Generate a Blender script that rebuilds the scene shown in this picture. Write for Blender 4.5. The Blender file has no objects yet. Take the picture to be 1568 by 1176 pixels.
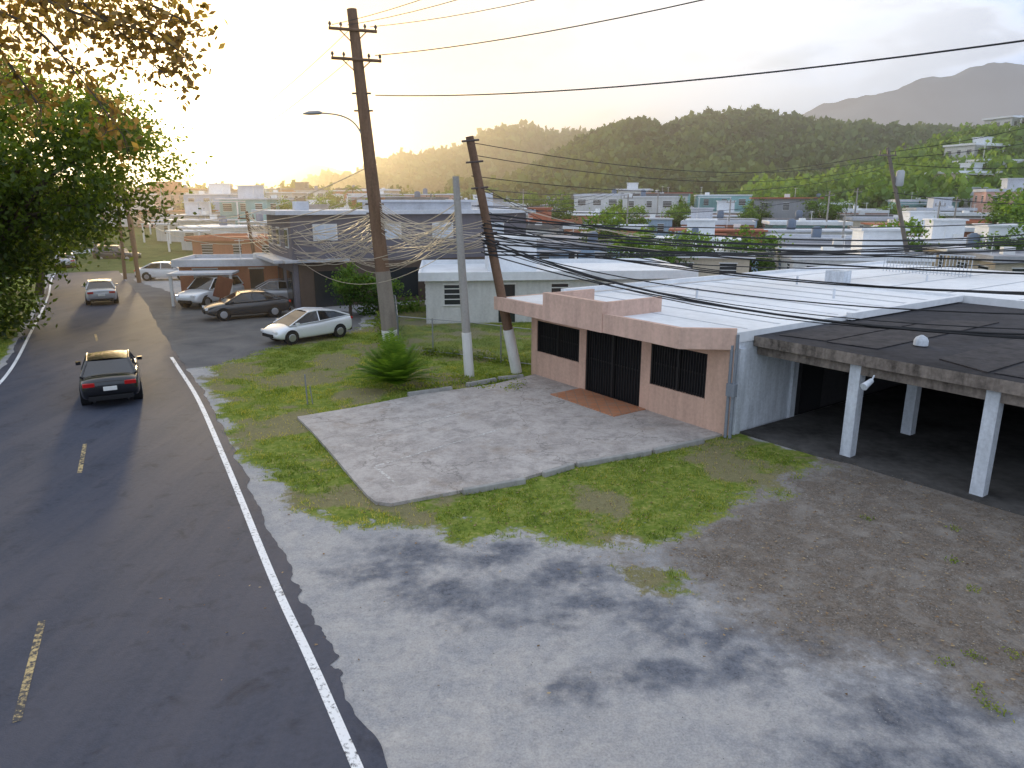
import bpy, bmesh, math, random
import numpy as np
from mathutils import Vector, Matrix
random.seed(7); R=np.random.RandomState(11)
sc=bpy.context.scene
sc.view_settings.view_transform='Standard'; sc.view_settings.look='None'; sc.view_settings.exposure=0
COL=sc.collection
# ------------------------------------------------------------ helpers
def link(o): COL.objects.link(o); return o
class NT:
    def __init__(s,name):
        s.m=bpy.data.materials.new(name); s.m.use_nodes=True; s.t=s.m.node_tree; s.t.nodes.clear()
        s.out=s.n('ShaderNodeOutputMaterial')
    def n(s,t,**k):
        x=s.t.nodes.new(t)
        for a,b in k.items(): setattr(x,a,b)
        return x
    def l(s,a,b): s.t.links.new(a,b)
    def noise(s,scale,detail=4,rough=.55,coord=None,dist=0):
        x=s.n('ShaderNodeTexNoise'); x.inputs['Scale'].default_value=scale; x.inputs['Detail'].default_value=detail
        x.inputs['Roughness'].default_value=rough; x.inputs['Distortion'].default_value=dist
        if coord is not None: s.l(coord,x.inputs['Vector'])
        return x.outputs['Fac']
    def ramp(s,fac,stops):
        r=s.n('ShaderNodeValToRGB'); e=r.color_ramp.elements
        while len(e)<len(stops): e.new(.5)
        for i,(p,c) in enumerate(stops):
            e[i].position=p
            if not hasattr(c,'__len__'): c=(c,c,c)
            e[i].color=(*c,1)
        s.l(fac,r.inputs['Fac']); return r.outputs['Color']
    def math(s,op,a,b=None,c=None,clamp=False):
        x=s.n('ShaderNodeMath',operation=op); x.use_clamp=clamp
        for i,v in enumerate((a,b,c)):
            if v is None: continue
            if hasattr(v,'links'): s.l(v,x.inputs[i])
            else: x.inputs[i].default_value=v
        return x.outputs[0]
    def mix(s,f,a,b,mode='MIX'):
        x=s.n('ShaderNodeMix',data_type='RGBA',blend_type=mode)
        for i,v in ((0,f),(6,a),(7,b)):
            if hasattr(v,'links'): s.l(v,x.inputs[i])
            else: x.inputs[i].default_value=v if i==0 else (*v,1)
        return x.outputs[2]
    def attr(s,name):
        x=s.n('ShaderNodeAttribute'); x.attribute_name=name; return x.outputs['Fac']
    def pos(s): return s.n('ShaderNodeNewGeometry').outputs['Position']
    def bsdf(s,col,rough=.8,metal=0,spec=.3,bump=None,bs=.3,bd=.02):
        p=s.n('ShaderNodeBsdfPrincipled')
        if hasattr(col,'links'): s.l(col,p.inputs['Base Color'])
        else: p.inputs['Base Color'].default_value=(*col,1)
        if hasattr(rough,'links'): s.l(rough,p.inputs['Roughness'])
        else: p.inputs['Roughness'].default_value=rough
        p.inputs['Metallic'].default_value=metal
        p.inputs['Specular IOR Level'].default_value=spec
        if bump is not None:
            b=s.n('ShaderNodeBump'); b.inputs['Strength'].default_value=bs; b.inputs['Distance'].default_value=bd
            s.l(bump,b.inputs['Height']); s.l(b.outputs[0],p.inputs['Normal'])
        s.l(p.outputs[0],s.out.inputs[0]); return p
def worn(name,col,var=.3,scale=1.5,rough=.8,dark=.5,spec=.3,metal=0,streak=True):
    t=NT(name); P=t.pos()
    mp=t.n('ShaderNodeMapping'); mp.inputs['Scale'].default_value=(3,3,.5) if streak else (1,1,1)
    t.l(P,mp.inputs['Vector'])
    a=t.noise(scale,6,.6,mp.outputs[0]); b=t.noise(scale*9,4,.6,P)
    c=t.ramp(a,[(.3,tuple(x*(1-var*dark*1.6) for x in col)),(.62,col)])
    c=t.mix(.35,c,t.ramp(b,[(.3,tuple(x*(1-var) for x in col)),(.7,tuple(min(1,x*(1+var*.4)) for x in col))]))
    t.bsdf(c,rough,metal,spec,b,.15,.02); return t.m
def plain(name,col,rough=.6,metal=0,spec=.4):
    t=NT(name); n=t.noise(6,3,.5,t.pos())
    c=t.mix(n,tuple(x*.88 for x in col),tuple(min(1,x*1.1) for x in col)); t.bsdf(c,rough,metal,spec); return t.m
class MB:
    def __init__(s): s.v=[];s.f=[];s.m=[];s.sm=[]
    def add(s,v,f,m=0,sm=False):
        o=len(s.v); s.v+= [tuple(x) for x in v]; s.f+=[tuple(i+o for i in q) for q in f]
        s.m+=([m]*len(f) if isinstance(m,int) else list(m)); s.sm+=[sm]*len(f)
    def box(s,c,sz,m=0,M=None):
        x,y,z=[a/2 for a in sz]
        v=[Vector((c[0]+i*x,c[1]+j*y,c[2]+k*z)) for i in(-1,1) for j in(-1,1) for k in(-1,1)]
        if M is not None: v=[M@p for p in v]
        s.add(v,[(0,1,3,2),(4,6,7,5),(0,4,5,1),(2,3,7,6),(0,2,6,4),(1,5,7,3)],m)
    def box2(s,a,b,m=0,M=None):
        s.box([(p+q)/2 for p,q in zip(a,b)],[abs(q-p) for p,q in zip(a,b)],m,M)
    def tube(s,pts,rad,n=8,m=0,cap=True):
        pts=[Vector(p) for p in pts]; k=len(pts)
        if not hasattr(rad,'__len__'): rad=[rad]*k
        v=[];prev=None
        for i,p in enumerate(pts):
            d=(pts[min(i+1,k-1)]-pts[max(i-1,0)])
            d=d.normalized() if d.length>1e-9 else Vector((0,0,1))
            if prev is None:
                u=d.orthogonal().normalized()
            else:
                u=(prev-d*prev.dot(d)); u=u.normalized() if u.length>1e-6 else d.orthogonal().normalized()
            prev=u; w=d.cross(u)
            for j in range(n):
                t=2*math.pi*j/n; v.append(p+(u*math.cos(t)+w*math.sin(t))*rad[i])
        f=[(i*n+j,i*n+(j+1)%n,(i+1)*n+(j+1)%n,(i+1)*n+j) for i in range(k-1) for j in range(n)]
        s.add(v,f,m,True)
        if cap: s.add(v[:n],[tuple(range(n))[::-1]],m); s.add(v[-n:],[tuple(range(n))],m)
    def prism(s,poly,z0,z1,m=0,mtop=None):
        n=len(poly); v=[(x,y,z0) for x,y in poly]+[(x,y,z1) for x,y in poly]
        s.add(v,[tuple(range(n,2*n))],m if mtop is None else mtop)
        s.add(v,[tuple(range(n))[::-1]]+[(i,(i+1)%n,(i+1)%n+n,i+n) for i in range(n)],m)
    def obj(s,name,mats,parent=None,bevel=0,loc=None):
        me=bpy.data.meshes.new(name); me.from_pydata(s.v,[],s.f)
        for m in mats: me.materials.append(m)
        me.polygons.foreach_set('material_index',s.m); me.polygons.foreach_set('use_smooth',s.sm)
        bm=bmesh.new(); bm.from_mesh(me); bmesh.ops.recalc_face_normals(bm,faces=bm.faces); bm.to_mesh(me); bm.free()
        me.update(); o=link(bpy.data.objects.new(name,me))
        if bevel:
            b=o.modifiers.new('bevel','BEVEL'); b.width=bevel; b.segments=2; b.limit_method='ANGLE'
        if parent: o.parent=parent
        return o
def empty(name,loc=(0,0,0),rot=0):
    e=link(bpy.data.objects.new(name,None)); e.location=loc; e.rotation_euler=(0,0,rot); e.empty_display_size=.3; return e
def npmesh(name,V,F,mat,attrs={},smooth=False,parent=None):
    V=np.asarray(V,dtype=np.float32); F=np.asarray(F,dtype=np.int32); k=F.shape[1]
    me=bpy.data.meshes.new(name); me.vertices.add(len(V)); me.vertices.foreach_set('co',V.ravel())
    me.loops.add(F.size); me.loops.foreach_set('vertex_index',F.ravel())
    me.polygons.add(len(F)); me.polygons.foreach_set('loop_start',np.arange(0,F.size,k,dtype=np.int32))
    me.polygons.foreach_set('loop_total',np.full(len(F),k,dtype=np.int32))
    me.polygons.foreach_set('use_smooth',np.full(len(F),smooth))
    me.update(calc_edges=True); me.validate()
    for a,val in attrs.items():
        at=me.attributes.new(a,'FLOAT','POINT'); at.data.foreach_set('value',np.asarray(val,dtype=np.float32))
    me.materials.append(mat)
    o=link(bpy.data.objects.new(name,me))
    if parent: o.parent=parent
    return o
def vnoise(x,y,seed=0,octv=4,pers=.5):
    rs=np.random.RandomState(seed); T=rs.rand(256,256); out=np.zeros_like(x,dtype=float); amp=1;tot=0
    for o in range(octv):
        xi=np.floor(x).astype(int); yi=np.floor(y).astype(int); fx=x-xi; fy=y-yi
        fx=fx*fx*(3-2*fx); fy=fy*fy*(3-2*fy)
        g=lambda a,b:T[a%256,b%256]
        out+=amp*((g(xi,yi)*(1-fx)+g(xi+1,yi)*fx)*(1-fy)+(g(xi,yi+1)*(1-fx)+g(xi+1,yi+1)*fx)*fy)
        tot+=amp; amp*=pers; x=x*2.03+17.3; y=y*2.03+5.7
    return out/tot
def sdf(X,Y,poly):
    P=np.array(poly); inside=np.zeros(X.shape,bool); d=np.full(X.shape,1e9)
    n=len(P)
    for i in range(n):
        x1,y1=P[i]; x2,y2=P[(i+1)%n]
        c=((y1>Y)!=(y2>Y)); xx=(x2-x1)*(Y-y1)/((y2-y1) if y2!=y1 else 1e-9)+x1
        inside^=(c&(X<xx))
        dx,dy=x2-x1,y2-y1; t=np.clip(((X-x1)*dx+(Y-y1)*dy)/(dx*dx+dy*dy+1e-12),0,1)
        d=np.minimum(d,np.hypot(X-x1-t*dx,Y-y1-t*dy))
    return np.where(inside,d,-d)
def sm(x,a,b):
    t=np.clip((x-a)/(b-a),0,1); return t*t*(3-2*t)
def spline(P,n=12):
    P=[Vector(p).to_3d() if len(p)==2 else Vector(p) for p in P]; out=[]
    Q=[P[0]*2-P[1]]+P+[P[-1]*2-P[-2]]
    for i in range(1,len(Q)-2):
        for k in range(n):
            t=k/n; a,b,c,d=Q[i-1:i+3]
            out.append(.5*((2*b)+(c-a)*t+(2*a-5*b+4*c-d)*t*t+(3*b-a-3*c+d)*t**3))
    out.append(P[-1]); return out
# ------------------------------------------------------------ camera
cam=bpy.data.cameras.new('camera'); co=link(bpy.data.objects.new('camera',cam)); sc.camera=co
cam.sensor_width=36; cam.lens=24.8; cam.clip_end=20000; cam.clip_start=.1
co.location=(0,0,6.3); co.rotation_euler=(math.radians(90-14.4),0,0)
# ------------------------------------------------------------ light
AZ=math.radians(-24.5); EL=math.radians(6.5)
S=Vector((math.sin(AZ)*math.cos(EL),math.cos(AZ)*math.cos(EL),math.sin(EL)))
sun=bpy.data.lights.new('sun','SUN'); sun.energy=4.4; sun.angle=math.radians(3); sun.color=(1,.66,.30)
so=link(bpy.data.objects.new('sun',sun)); so.rotation_euler=S.to_track_quat('Z','Y').to_euler(); so.location=(0,0,50)
w=bpy.data.worlds.new('World'); sc.world=w; w.use_nodes=True; nt=w.node_tree; nt.nodes.clear()
def wn(t,**k):
    x=nt.nodes.new(t)
    for a,b in k.items(): setattr(x,a,b)
    return x
L=nt.links.new
sky=wn('ShaderNodeTexSky',sky_type='NISHITA'); sky.sun_disc=False; sky.sun_elevation=EL; sky.sun_rotation=AZ
sky.air_density=1; sky.dust_density=2.5; sky.ozone_density=1.5
tc=wn('ShaderNodeTexCoord')
def wm(op,a,b=None,clamp=False):
    x=wn('ShaderNodeMath',operation=op); x.use_clamp=clamp
    for i,v in enumerate((a,b)):
        if v is None: continue
        if hasattr(v,'links'): L(v,x.inputs[i])
        else: x.inputs[i].default_value=v
    return x.outputs[0]
def wmix(f,a,b,mode='MIX'):
    x=wn('ShaderNodeMix',data_type='RGBA',blend_type=mode)
    for i,v in ((0,f),(6,a),(7,b)):
        if hasattr(v,'links'): L(v,x.inputs[i])
        else: x.inputs[i].default_value=v if i==0 else (*v,1)
    return x.outputs[2]
def wrange(v,a,b,c,d):
    x=wn('ShaderNodeMapRange'); x.interpolation_type='SMOOTHSTEP'; L(v,x.inputs[0])
    for i,q in enumerate((a,b,c,d)): x.inputs[i+1].default_value=q
    return x.outputs[0]
mp=wn('ShaderNodeMapping'); mp.inputs['Scale'].default_value=(1.6,1.6,4.2); L(tc.outputs['Generated'],mp.inputs['Vector'])
nz=wn('ShaderNodeTexNoise'); nz.inputs['Scale'].default_value=2.4; nz.inputs['Detail'].default_value=8; nz.inputs['Roughness'].default_value=.58
L(mp.outputs[0],nz.inputs['Vector'])
vd=wn('ShaderNodeVectorMath',operation='DOT_PRODUCT'); L(tc.outputs['Generated'],vd.inputs[0]); vd.inputs[1].default_value=S
dot=wm('MAXIMUM',vd.outputs['Value'],0)
cov=wrange(nz.outputs['Fac'],.36,.52,.65,1)
away=wrange(dot,.84,.45,0,1)     # sky opposite the sun is cooler and shows the cloud bases
cl_=wrange(nz.outputs['Fac'],.42,.60,0,1)
cool=wmix(cl_,(5.4,6.9,9.4),(8.8,8.9,9.4))
cool=wmix(wrange(nz.outputs['Fac'],.50,.60,0,.75),cool,(4.2,4.6,5.4))
cc=wmix(away,(9.0,8.9,8.8),cool)
base=wmix(cov,sky.outputs[0],cc)
gw=wm('MULTIPLY',wm('POWER',dot,9),.9)
t0=wmix(gw,base,(9.4,7.5,4.9))
gh_=wm('MULTIPLY',wm('POWER',dot,26),.85)
t1=wmix(gh_,t0,(12,7.2,2.7))
a2=wmix(wm('POWER',dot,200),(0,0,0),(30,24,15))
t2=wmix(1,t1,a2,'ADD')
bg=wn('ShaderNodeBackground'); bg.inputs['Strength'].default_value=.15; L(t2,bg.inputs['Color'])
wo=wn('ShaderNodeOutputWorld'); L(bg.outputs[0],wo.inputs[0])
# ------------------------------------------------------------ haze (air) 
t=NT('haze_air'); vs=t.n('ShaderNodeVolumeScatter'); vs.inputs['Density'].default_value=.00115; vs.inputs['Anisotropy'].default_value=.78
vs.inputs['Color'].default_value=(1,.88,.72,1); t.l(vs.outputs[0],t.out.inputs['Volume'])
b=MB(); b.box2((-4000,24,-60),(5000,3600,130)); hz=b.obj('haze',[t.m])
# ------------------------------------------------------------ terrain
def E(y): v=(588-y)/1080; return (-.2487+v*.9686)/(.9686+.2487*v)
def ridge(Y0,wf,wb,pts,dy=0):
    u=np.array([(x-784)/1080/1.06 for x,y in pts]); z=np.array([6.3+E(min(y+dy,309))*Y0 for x,y in pts])
    def f(X,Y):
        h=np.interp(X/np.maximum(Y,1),u,z,left=0,right=z[-1]); h=np.maximum(h,0)
        d=Y-Y0; return h*np.where(d<0,np.exp(-(d/wf)**2),np.exp(-(d/wb)**2))
    return f
RA=ridge(420,120,150,[(640,312),(740,285),(790,268),(830,244),(900,208),(960,180),(1020,190),(1090,173),(1150,168),(1200,182),(1280,195),(1370,192),(1450,200),(1600,195)],20)
RB=ridge(760,170,200,[(470,312),(560,272),(620,244),(680,236),(720,222),(760,202),(810,196),(850,208),(900,212),(1100,250),(1300,300)],12)
RC=ridge(1500,300,400,[(150,314),(240,305),(300,292),(340,278),(400,264),(470,252),(540,264),(600,252),(700,245),(900,260),(1200,280),(1600,280)])
RD=ridge(210,62,90,[(1120,312),(1200,298),(1290,280),(1340,264),(1390,243),(1450,226),(1500,214),(1568,206),(1650,196),(1800,180)],16)
RE=ridge(4200,900,1500,[(1100,300),(1160,200),(1200,160),(1240,142),(1290,130),(1330,116),(1400,102),(1440,104),(1480,92),(1530,86),(1600,94),(1800,110)],26)
def ground(X,Y):
    X=np.asarray(X,float);Y=np.asarray(Y,float); d=np.hypot(X,Y)
    base=np.clip((d-75)*.032,0,14)
    h=np.maximum.reduce([RA(X,Y),RB(X,Y),RC(X,Y),RD(X,Y)])
    n=vnoise(X/45,Y/45,3,5)-.5
    nr=vnoise(X/500+3,Y/500,8,6,.55)-.5
    hh=h*(1+n*.22)
    e=RE(X,Y)*(1+nr*.4)
    return np.maximum(base,np.maximum(hh,e))-.09
def terrain():
    ys=np.concatenate([[-60,-10],np.linspace(0,70,15)[1:],70+np.cumsum(np.linspace(3,9,90)),
        np.linspace(640,2100,60),np.linspace(2200,7000,70)]); us=np.linspace(-1.6,1.6,420)
    Y=ys[:,None]*np.ones(420)[None]; X=us[None]*(np.maximum(Y,0)+60)
    Z=ground(X,Y); V=np.stack([X,Y,Z],-1).reshape(-1,3)
    r,c=Y.shape; i=np.arange(r-1)[:,None]*c+np.arange(c-1)[None]; i=i.ravel()
    F=np.stack([i,i+1,i+c+1,i+c],1)
    t=NT('terrain_green'); P=t.pos()
    a=t.noise(.09,6,.65,P); bb=t.noise(.9,4,.6,P)
    c1=t.ramp(a,[(.3,(.03,.055,.015)),(.55,(.07,.11,.028)),(.75,(.13,.14,.055))])
    c2=t.mix(.5,c1,t.ramp(bb,[(.3,(.02,.04,.012)),(.7,(.11,.15,.05))]))
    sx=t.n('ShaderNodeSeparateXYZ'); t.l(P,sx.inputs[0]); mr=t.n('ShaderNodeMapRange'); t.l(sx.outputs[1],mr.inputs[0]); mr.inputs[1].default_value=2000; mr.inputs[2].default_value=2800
    c3=t.ramp(t.noise(.004,6,.6,P),[(.35,(.05,.085,.13)),(.65,(.10,.14,.18))])  # bluish aerial haze painted into the far mountain's colour
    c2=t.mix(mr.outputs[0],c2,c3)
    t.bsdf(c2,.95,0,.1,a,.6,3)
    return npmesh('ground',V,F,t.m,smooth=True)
terrain()
# ------------------------------------------------------------ road geometry
rl=[(4.2,-4.2),(-1.8,6.8),(-2.9,8.8),(-4.2,11.1),(-7.1,16.5),(-10.4,22.5),(-13.4,27.5),(-17.8,34.8),(-24.8,47.0),(-32,58.5),(-42,75),(-58,101),(-80,130)]
ll=[(-1.5,-7.2),(-7.4,3.7),(-8.5,5.8),(-9.8,8.1),(-12.7,13.5),(-16.4,20.3),(-19.4,26.5),(-23.9,34.5),(-32.0,48.6),(-40.0,61.8),(-49,78),(-65,104),(-88,134)]
RLs=spline(rl,16); LLs=spline(ll,16)
roadpoly=[(p.x,p.y) for p in RLs]+[(p.x,p.y) for p in LLs[::-1]]
def strip(A,B,z,sub=1):
    n=len(A); V=[];F=[]
    for a,b in zip(A,B):
        for k in range(sub+1): p=a.lerp(b,k/sub); V.append((p.x,p.y,z))
    s=sub+1
    for i in range(n-1):
        for k in range(sub): F.append((i*s+k,i*s+k+1,(i+1)*s+k+1,(i+1)*s+k))
    return V,F
t=NT('asphalt_road'); P=t.pos()
a=t.noise(.35,5,.6,P); bb=t.noise(45,3,.7,P); c3=t.noise(1.6,8,.7,P,.6); u9=t.noise(10,6,.7,P)
c=t.ramp(a,[(.3,(.024,.036,.064)),(.7,(.050,.060,.092))])
c=t.mix(.3,c,t.ramp(bb,[(.3,(.012,.015,.026)),(.7,(.11,.12,.155))]))
c=t.mix(.25,c,t.ramp(u9,[(.3,(.02,.024,.036)),(.7,(.10,.105,.13))]))
c=t.mix(t.ramp(c3,[(.54,0),(.68,.65)]),c,(.016,.019,.030))
mpp=t.n('ShaderNodeMapping'); mpp.inputs['Rotation'].default_value=(0,0,math.radians(-28)); mpp.inputs['Scale'].default_value=(1.3,.12,1); t.l(P,mpp.inputs[0])
c=t.mix(t.ramp(t.noise(1.0,4,.6,mpp.outputs[0]),[(.42,0),(.62,.45)]),c,(.085,.085,.105))
t.bsdf(c,t.ramp(bb,[(.3,.6),(.7,.85)]),0,.2,bb,.6,.01)
def dens(A): return [A[i].lerp(A[i+1],k/5) for i in range(len(A)-1) for k in range(5)]+[A[-1]]
RD_,LD_=dens(RLs),dens(LLs)
jn=vnoise(np.arange(len(RD_))/9.,np.zeros(len(RD_)),88,3,.5)
ext=[(p+(p-q).normalized()*(.16+.26*float(j))) for p,q,j in zip(RD_,LD_,jn)]; exl=[(q+(q-p).normalized()*(.2+.3*float(j))) for p,q,j in zip(RD_,LD_,jn)]
V,F=strip(ext,exl,.006,6); npmesh('road',V,F,t.m,smooth=True)
def paint(name,col,wear,base=(.08,.08,.085)):
    t=NT(name); P=t.pos(); n=t.noise(14,5,.7,P); n2=t.noise(1.2,3,.6,P)
    m=t.math('ADD',n,t.math('MULTIPLY',n2,.35))
    f=t.ramp(m,[(wear,0),(wear+.14,1)])
    c=t.mix(f,base,col); t.bsdf(c,.7,0,.3); return t.m
pw=paint('white_line_paint',(.76,.76,.76),.50); py=paint('yellow_line_paint',(.50,.38,.18),.62,(.05,.052,.06))
def lineon(C,w,z):
    A=[];B=[]
    for i,p in enumerate(C):
        d=(C[min(i+1,len(C)-1)]-C[max(i-1,0)]).normalized(); n=Vector((-d.y,d.x,0)); A.append(p+n*w/2); B.append(p-n*w/2)
    return strip(A,B,z)
V,F=lineon(RLs[:101],.13,.012); V2,F2=lineon(LLs[:150],.12,.012)
V=V+V2; F=F+[tuple(i+len(V)-len(V2) for i in f) for f in F2]; npmesh('road_edge_lines',V,F,pw)
b=MB()
for p,q in [((-6.2,7.5),(-7.3,9.7)),((-10.4,15.9),(-11.5,18.0)),((-2.4,.2),(-3.4,2.2)),((-14.7,24.3),(-15.7,26.2)),((-19.5,32.6),(-20.6,34.4))]:
    p=Vector((*p,0));q=Vector((*q,0)); d=(q-p).normalized(); n=Vector((-d.y,d.x,0))*.05
    V,F=strip([p+n,(p+q)/2+n,q+n],[p-n,(p+q)/2-n,q-n],.012); b.add(V,F)
b.obj('road_centre_dashes',[py])
# ------------------------------------------------------------ near ground sheet
gr1=[(-12.0,27.3),(-10.7,24.3),(-8.9,20.5),(-7.1,17.2),(-5.8,15.2),(-4.4,13.7),(-3,12.9),(-1.1,12.7),(1.5,12.4),(3.4,12.9),(5.9,15.0),(8.4,17.2),(6.2,19),(3,21),(2,27),(9,45),(0,55),(-8,44),(-7.6,36.8),(-9.2,33.6),(-10.9,30.6)]
dirtp=[(3.2,13.1),(5.6,15.2),(8.4,17.6),(14,12),(30,8),(24,4),(9.5,6.5),(5.2,8.4),(3.2,10.6),(2.2,12)]
asp=[(-13.0,26.5),(-11.8,27.6),(-10.5,30.8),(-9,33.6),(-7.9,36),(-8.6,41.6),(-13.3,43.5),(-17,50.5),(-22,48),(-32,60),(-34,66),(-60,110),(-30,55)]
leftg=[(-9.6,5),(-11,8.1),(-13.3,13),(-16.8,20),(-19.9,26.5),(-24.4,34.5),(-32.4,48.6),(-40.4,61.8),(-70,62),(-70,0),(-9,0)]
tuft=[(1.7,11.2),(2.2,10.5),(3,10.5),(3.2,11.1),(2.6,11.8)]
stains=[(-.9,10.6,1.4,.7),(.6,10.9,.7,.35),(1.5,10.1,1.2,.45),(.2,9.6,.8,.35),(3.4,8.7,1.0,.5),(-2.4,11.3,.8,.3),(5.5,7.8,1.2,.6),(4.6,9.4,1.3,.5),(2.2,8.6,1.0,.35),(6.5,9,1.6,.5),(-1.8,12,1.,.4),(4.5,7,1.1,.45),(6.2,6.4,1.5,.6),(-.2,12,1,.35),(1.2,11.2,.9,.5),(3,9.6,1.2,.5),(7.5,7.2,1.8,.8),(.9,8.2,.5,.2),(5.8,6,2,.5)]
def masks(X,Y):
    wx=(vnoise(X/.9,Y/.9,21,6,.65)-.5)*2.3; wy=(vnoise(X/.9,Y/.9,22,6,.65)-.5)*2.3
    x=X+wx; y=Y+wy
    g=np.maximum(sm(sdf(x,y,gr1),-.7,.7),sm(sdf(X+wx*.6,Y+wy*.6,tuft),-.35,.4)*.8)
    g=np.maximum(g,sm(sdf(X+wx*.3,Y+wy*.3,leftg),-.1,.3))
    d=sm(sdf(x,y,dirtp),-1.5,1.4)
    a=sm(sdf(X+wx*.5,Y+wy*.5,asp),-.3,.3)
    s=np.zeros_like(X)
    for cx,cy,rx,ry in stains:
        q=((X+wx*.9-cx)/rx)**2+((Y+wy*.7-cy)/ry)**2; s=np.maximum(s,np.exp(-q*.8))
    s=s*(.1+1.5*vnoise(X/.45,Y/.45,5,6,.7))
    bare=sm(vnoise(X/1.8,Y/1.8,31,5,.6),.47,.68)
    return g,d,a,np.clip(s,0,1),bare
def nearground():
    xs=np.arange(-44,30,.17); ys=np.arange(-2,66,.17); X,Y=np.meshgrid(xs,ys)
    g,d,a,s,br=masks(X,Y)
    on=sm(sdf(X,Y,roadpoly),-.9,-.3)
    Z=-(vnoise(X/.9,Y/.9,2,4))*.045*(1-on)-.004
    V=np.stack([X,Y,Z],-1).reshape(-1,3); r,c=X.shape
    i=(np.arange(r-1)[:,None]*c+np.arange(c-1)[None]).ravel(); F=np.stack([i,i+1,i+c+1,i+c],1)
    t=NT('lot_ground'); P=t.pos()
    G,D,A,ST,BR=[t.attr(k) for k in('grass','dirt','asph','stain','bare')]
    hf=t.noise(3.2,8,.72,P); vf=t.noise(34,4,.7,P); lf=t.noise(.55,5,.6,P,.6); mf=t.noise(1.5,9,.72,P,.5); uf=t.noise(9,6,.7,P)
    vo=t.n('ShaderNodeTexVoronoi'); vo.inputs['Scale'].default_value=42; t.l(P,vo.inputs['Vector'])
    base=t.ramp(lf,[(.3,(.29,.29,.30)),(.5,(.42,.395,.375)),(.7,(.49,.455,.42))])
    base=t.mix(t.ramp(mf,[(.42,0),(.68,.8)]),base,(.17,.19,.235))
    base=t.mix(.3,base,t.ramp(uf,[(.3,(.12,.125,.14)),(.7,(.62,.60,.57))]))
    base=t.mix(.3,base,t.ramp(vf,[(.25,(.09,.09,.10)),(.75,(.68,.66,.62))]))
    sf=t.math('ADD',t.math('ADD',ST,t.math('MULTIPLY',t.math('SUBTRACT',hf,.5),1.9)),t.math('MULTIPLY',t.math('SUBTRACT',uf,.5),1.3))
    dk=t.mix(t.ramp(uf,[(.35,0),(.65,.8)]),t.ramp(vf,[(.3,(.03,.035,.05)),(.7,(.11,.12,.145))]),(.20,.21,.24))
    base=t.mix(t.math('MULTIPLY',t.ramp(sf,[(.12,0),(.85,1)]),.92),base,dk)
    grv=t.ramp(vo.outputs['Color'],[(.1,(.085,.078,.072)),(.5,(.165,.15,.135)),(.9,(.30,.28,.25))])
    grv=t.mix(t.ramp(hf,[(.35,.9),(.7,.25)]),grv,t.ramp(uf,[(.3,(.075,.058,.046)),(.7,(.22,.175,.135))]))
    grv=t.mix(t.ramp(mf,[(.48,0),(.7,.7)]),grv,(.30,.275,.245))
    def edge(M,k=.9,lo=.42,hi=.58): return t.ramp(t.math('ADD',t.math('ADD',M,t.math('MULTIPLY',t.math('SUBTRACT',hf,.5),k)),t.math('MULTIPLY',t.math('SUBTRACT',uf,.5),k)),[(lo,0),(hi,1)])
    col=t.mix(edge(D,1.2,.2,.9),base,grv)
    aspc=t.ramp(lf,[(.3,(.11,.11,.115)),(.7,(.22,.21,.20))]); aspc=t.mix(.3,aspc,t.ramp(vf,[(.3,(.04,.04,.04)),(.7,(.26,.25,.24))]))
    col=t.mix(edge(A,.4),col,aspc)
    gc=t.ramp(t.mix(.5,hf,uf),[(.34,(.06,.095,.015)),(.5,(.15,.20,.035)),(.64,(.31,.30,.09))])
    soil=t.ramp(vf,[(.3,(.13,.105,.065)),(.7,(.29,.24,.16))])
    gc=t.mix(t.math('MULTIPLY',t.ramp(t.math('ADD',BR,t.math('MULTIPLY',t.math('SUBTRACT',uf,.5),1.6)),[(.3,0),(.8,1)]),.75),gc,soil)
    col=t.mix(edge(G,1.2,.4,.68),col,gc)
    t.bsdf(col,1.0,0,.05,t.math('ADD',vf,t.math('MULTIPLY',hf,2)),.7,.02)
    npmesh('dirt_lot',V,F,t.m,dict(grass=g.ravel(),dirt=d.ravel(),asph=a.ravel(),stain=s.ravel(),bare=br.ravel()),smooth=True)
nearground()
padpoly=[(-6.5,20.4),(-5.6,18.9),(-4.5,16.9),(-3.7,15.4),(-3.2,14.5),(-2.95,14.15),(-2.6,14.05),(-1.2,14.75),(.2,15.45),(1.4,16.4),(2.3,16.75),(3.7,17.45),(5.2,18.35),(5.9,18.75),(.9,25.9),(-.6,24.4),(-3.2,22.9),(-5,21.4)]
# ------------------------------------------------------------ leaf materials
def leafmat(name,c0,c1,c2,tr=.35):
    t=NT(name); a=t.attr('var'); col=t.ramp(a,[(0,c0),(.5,c1),(1,c2)])
    d=t.n('ShaderNodeBsdfDiffuse'); tl=t.n('ShaderNodeBsdfTranslucent'); gl=t.n('ShaderNodeBsdfGlossy'); gl.inputs['Roughness'].default_value=.45
    gl.inputs['Color'].default_value=(.5,.5,.5,1)
    t.l(col,d.inputs[0]); t.l(t.mix(1,col,(1.9,1.7,.6),'MULTIPLY'),tl.inputs[0])
    m=t.n('ShaderNodeMixShader'); m.inputs[0].default_value=tr; t.l(d.outputs[0],m.inputs[1]); t.l(tl.outputs[0],m.inputs[2])
    m2=t.n('ShaderNodeMixShader'); m2.inputs[0].default_value=.04; t.l(m.outputs[0],m2.inputs[1]); t.l(gl.outputs[0],m2.inputs[2])
    t.l(m2.outputs[0],t.out.inputs[0]); return t.m
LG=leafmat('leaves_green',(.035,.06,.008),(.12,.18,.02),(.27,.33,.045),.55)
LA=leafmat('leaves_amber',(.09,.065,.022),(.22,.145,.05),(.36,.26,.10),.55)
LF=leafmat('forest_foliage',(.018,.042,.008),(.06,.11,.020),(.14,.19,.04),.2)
LB=leafmat('bright_foliage',(.025,.065,.008),(.09,.18,.022),(.21,.32,.045),.3)
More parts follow.
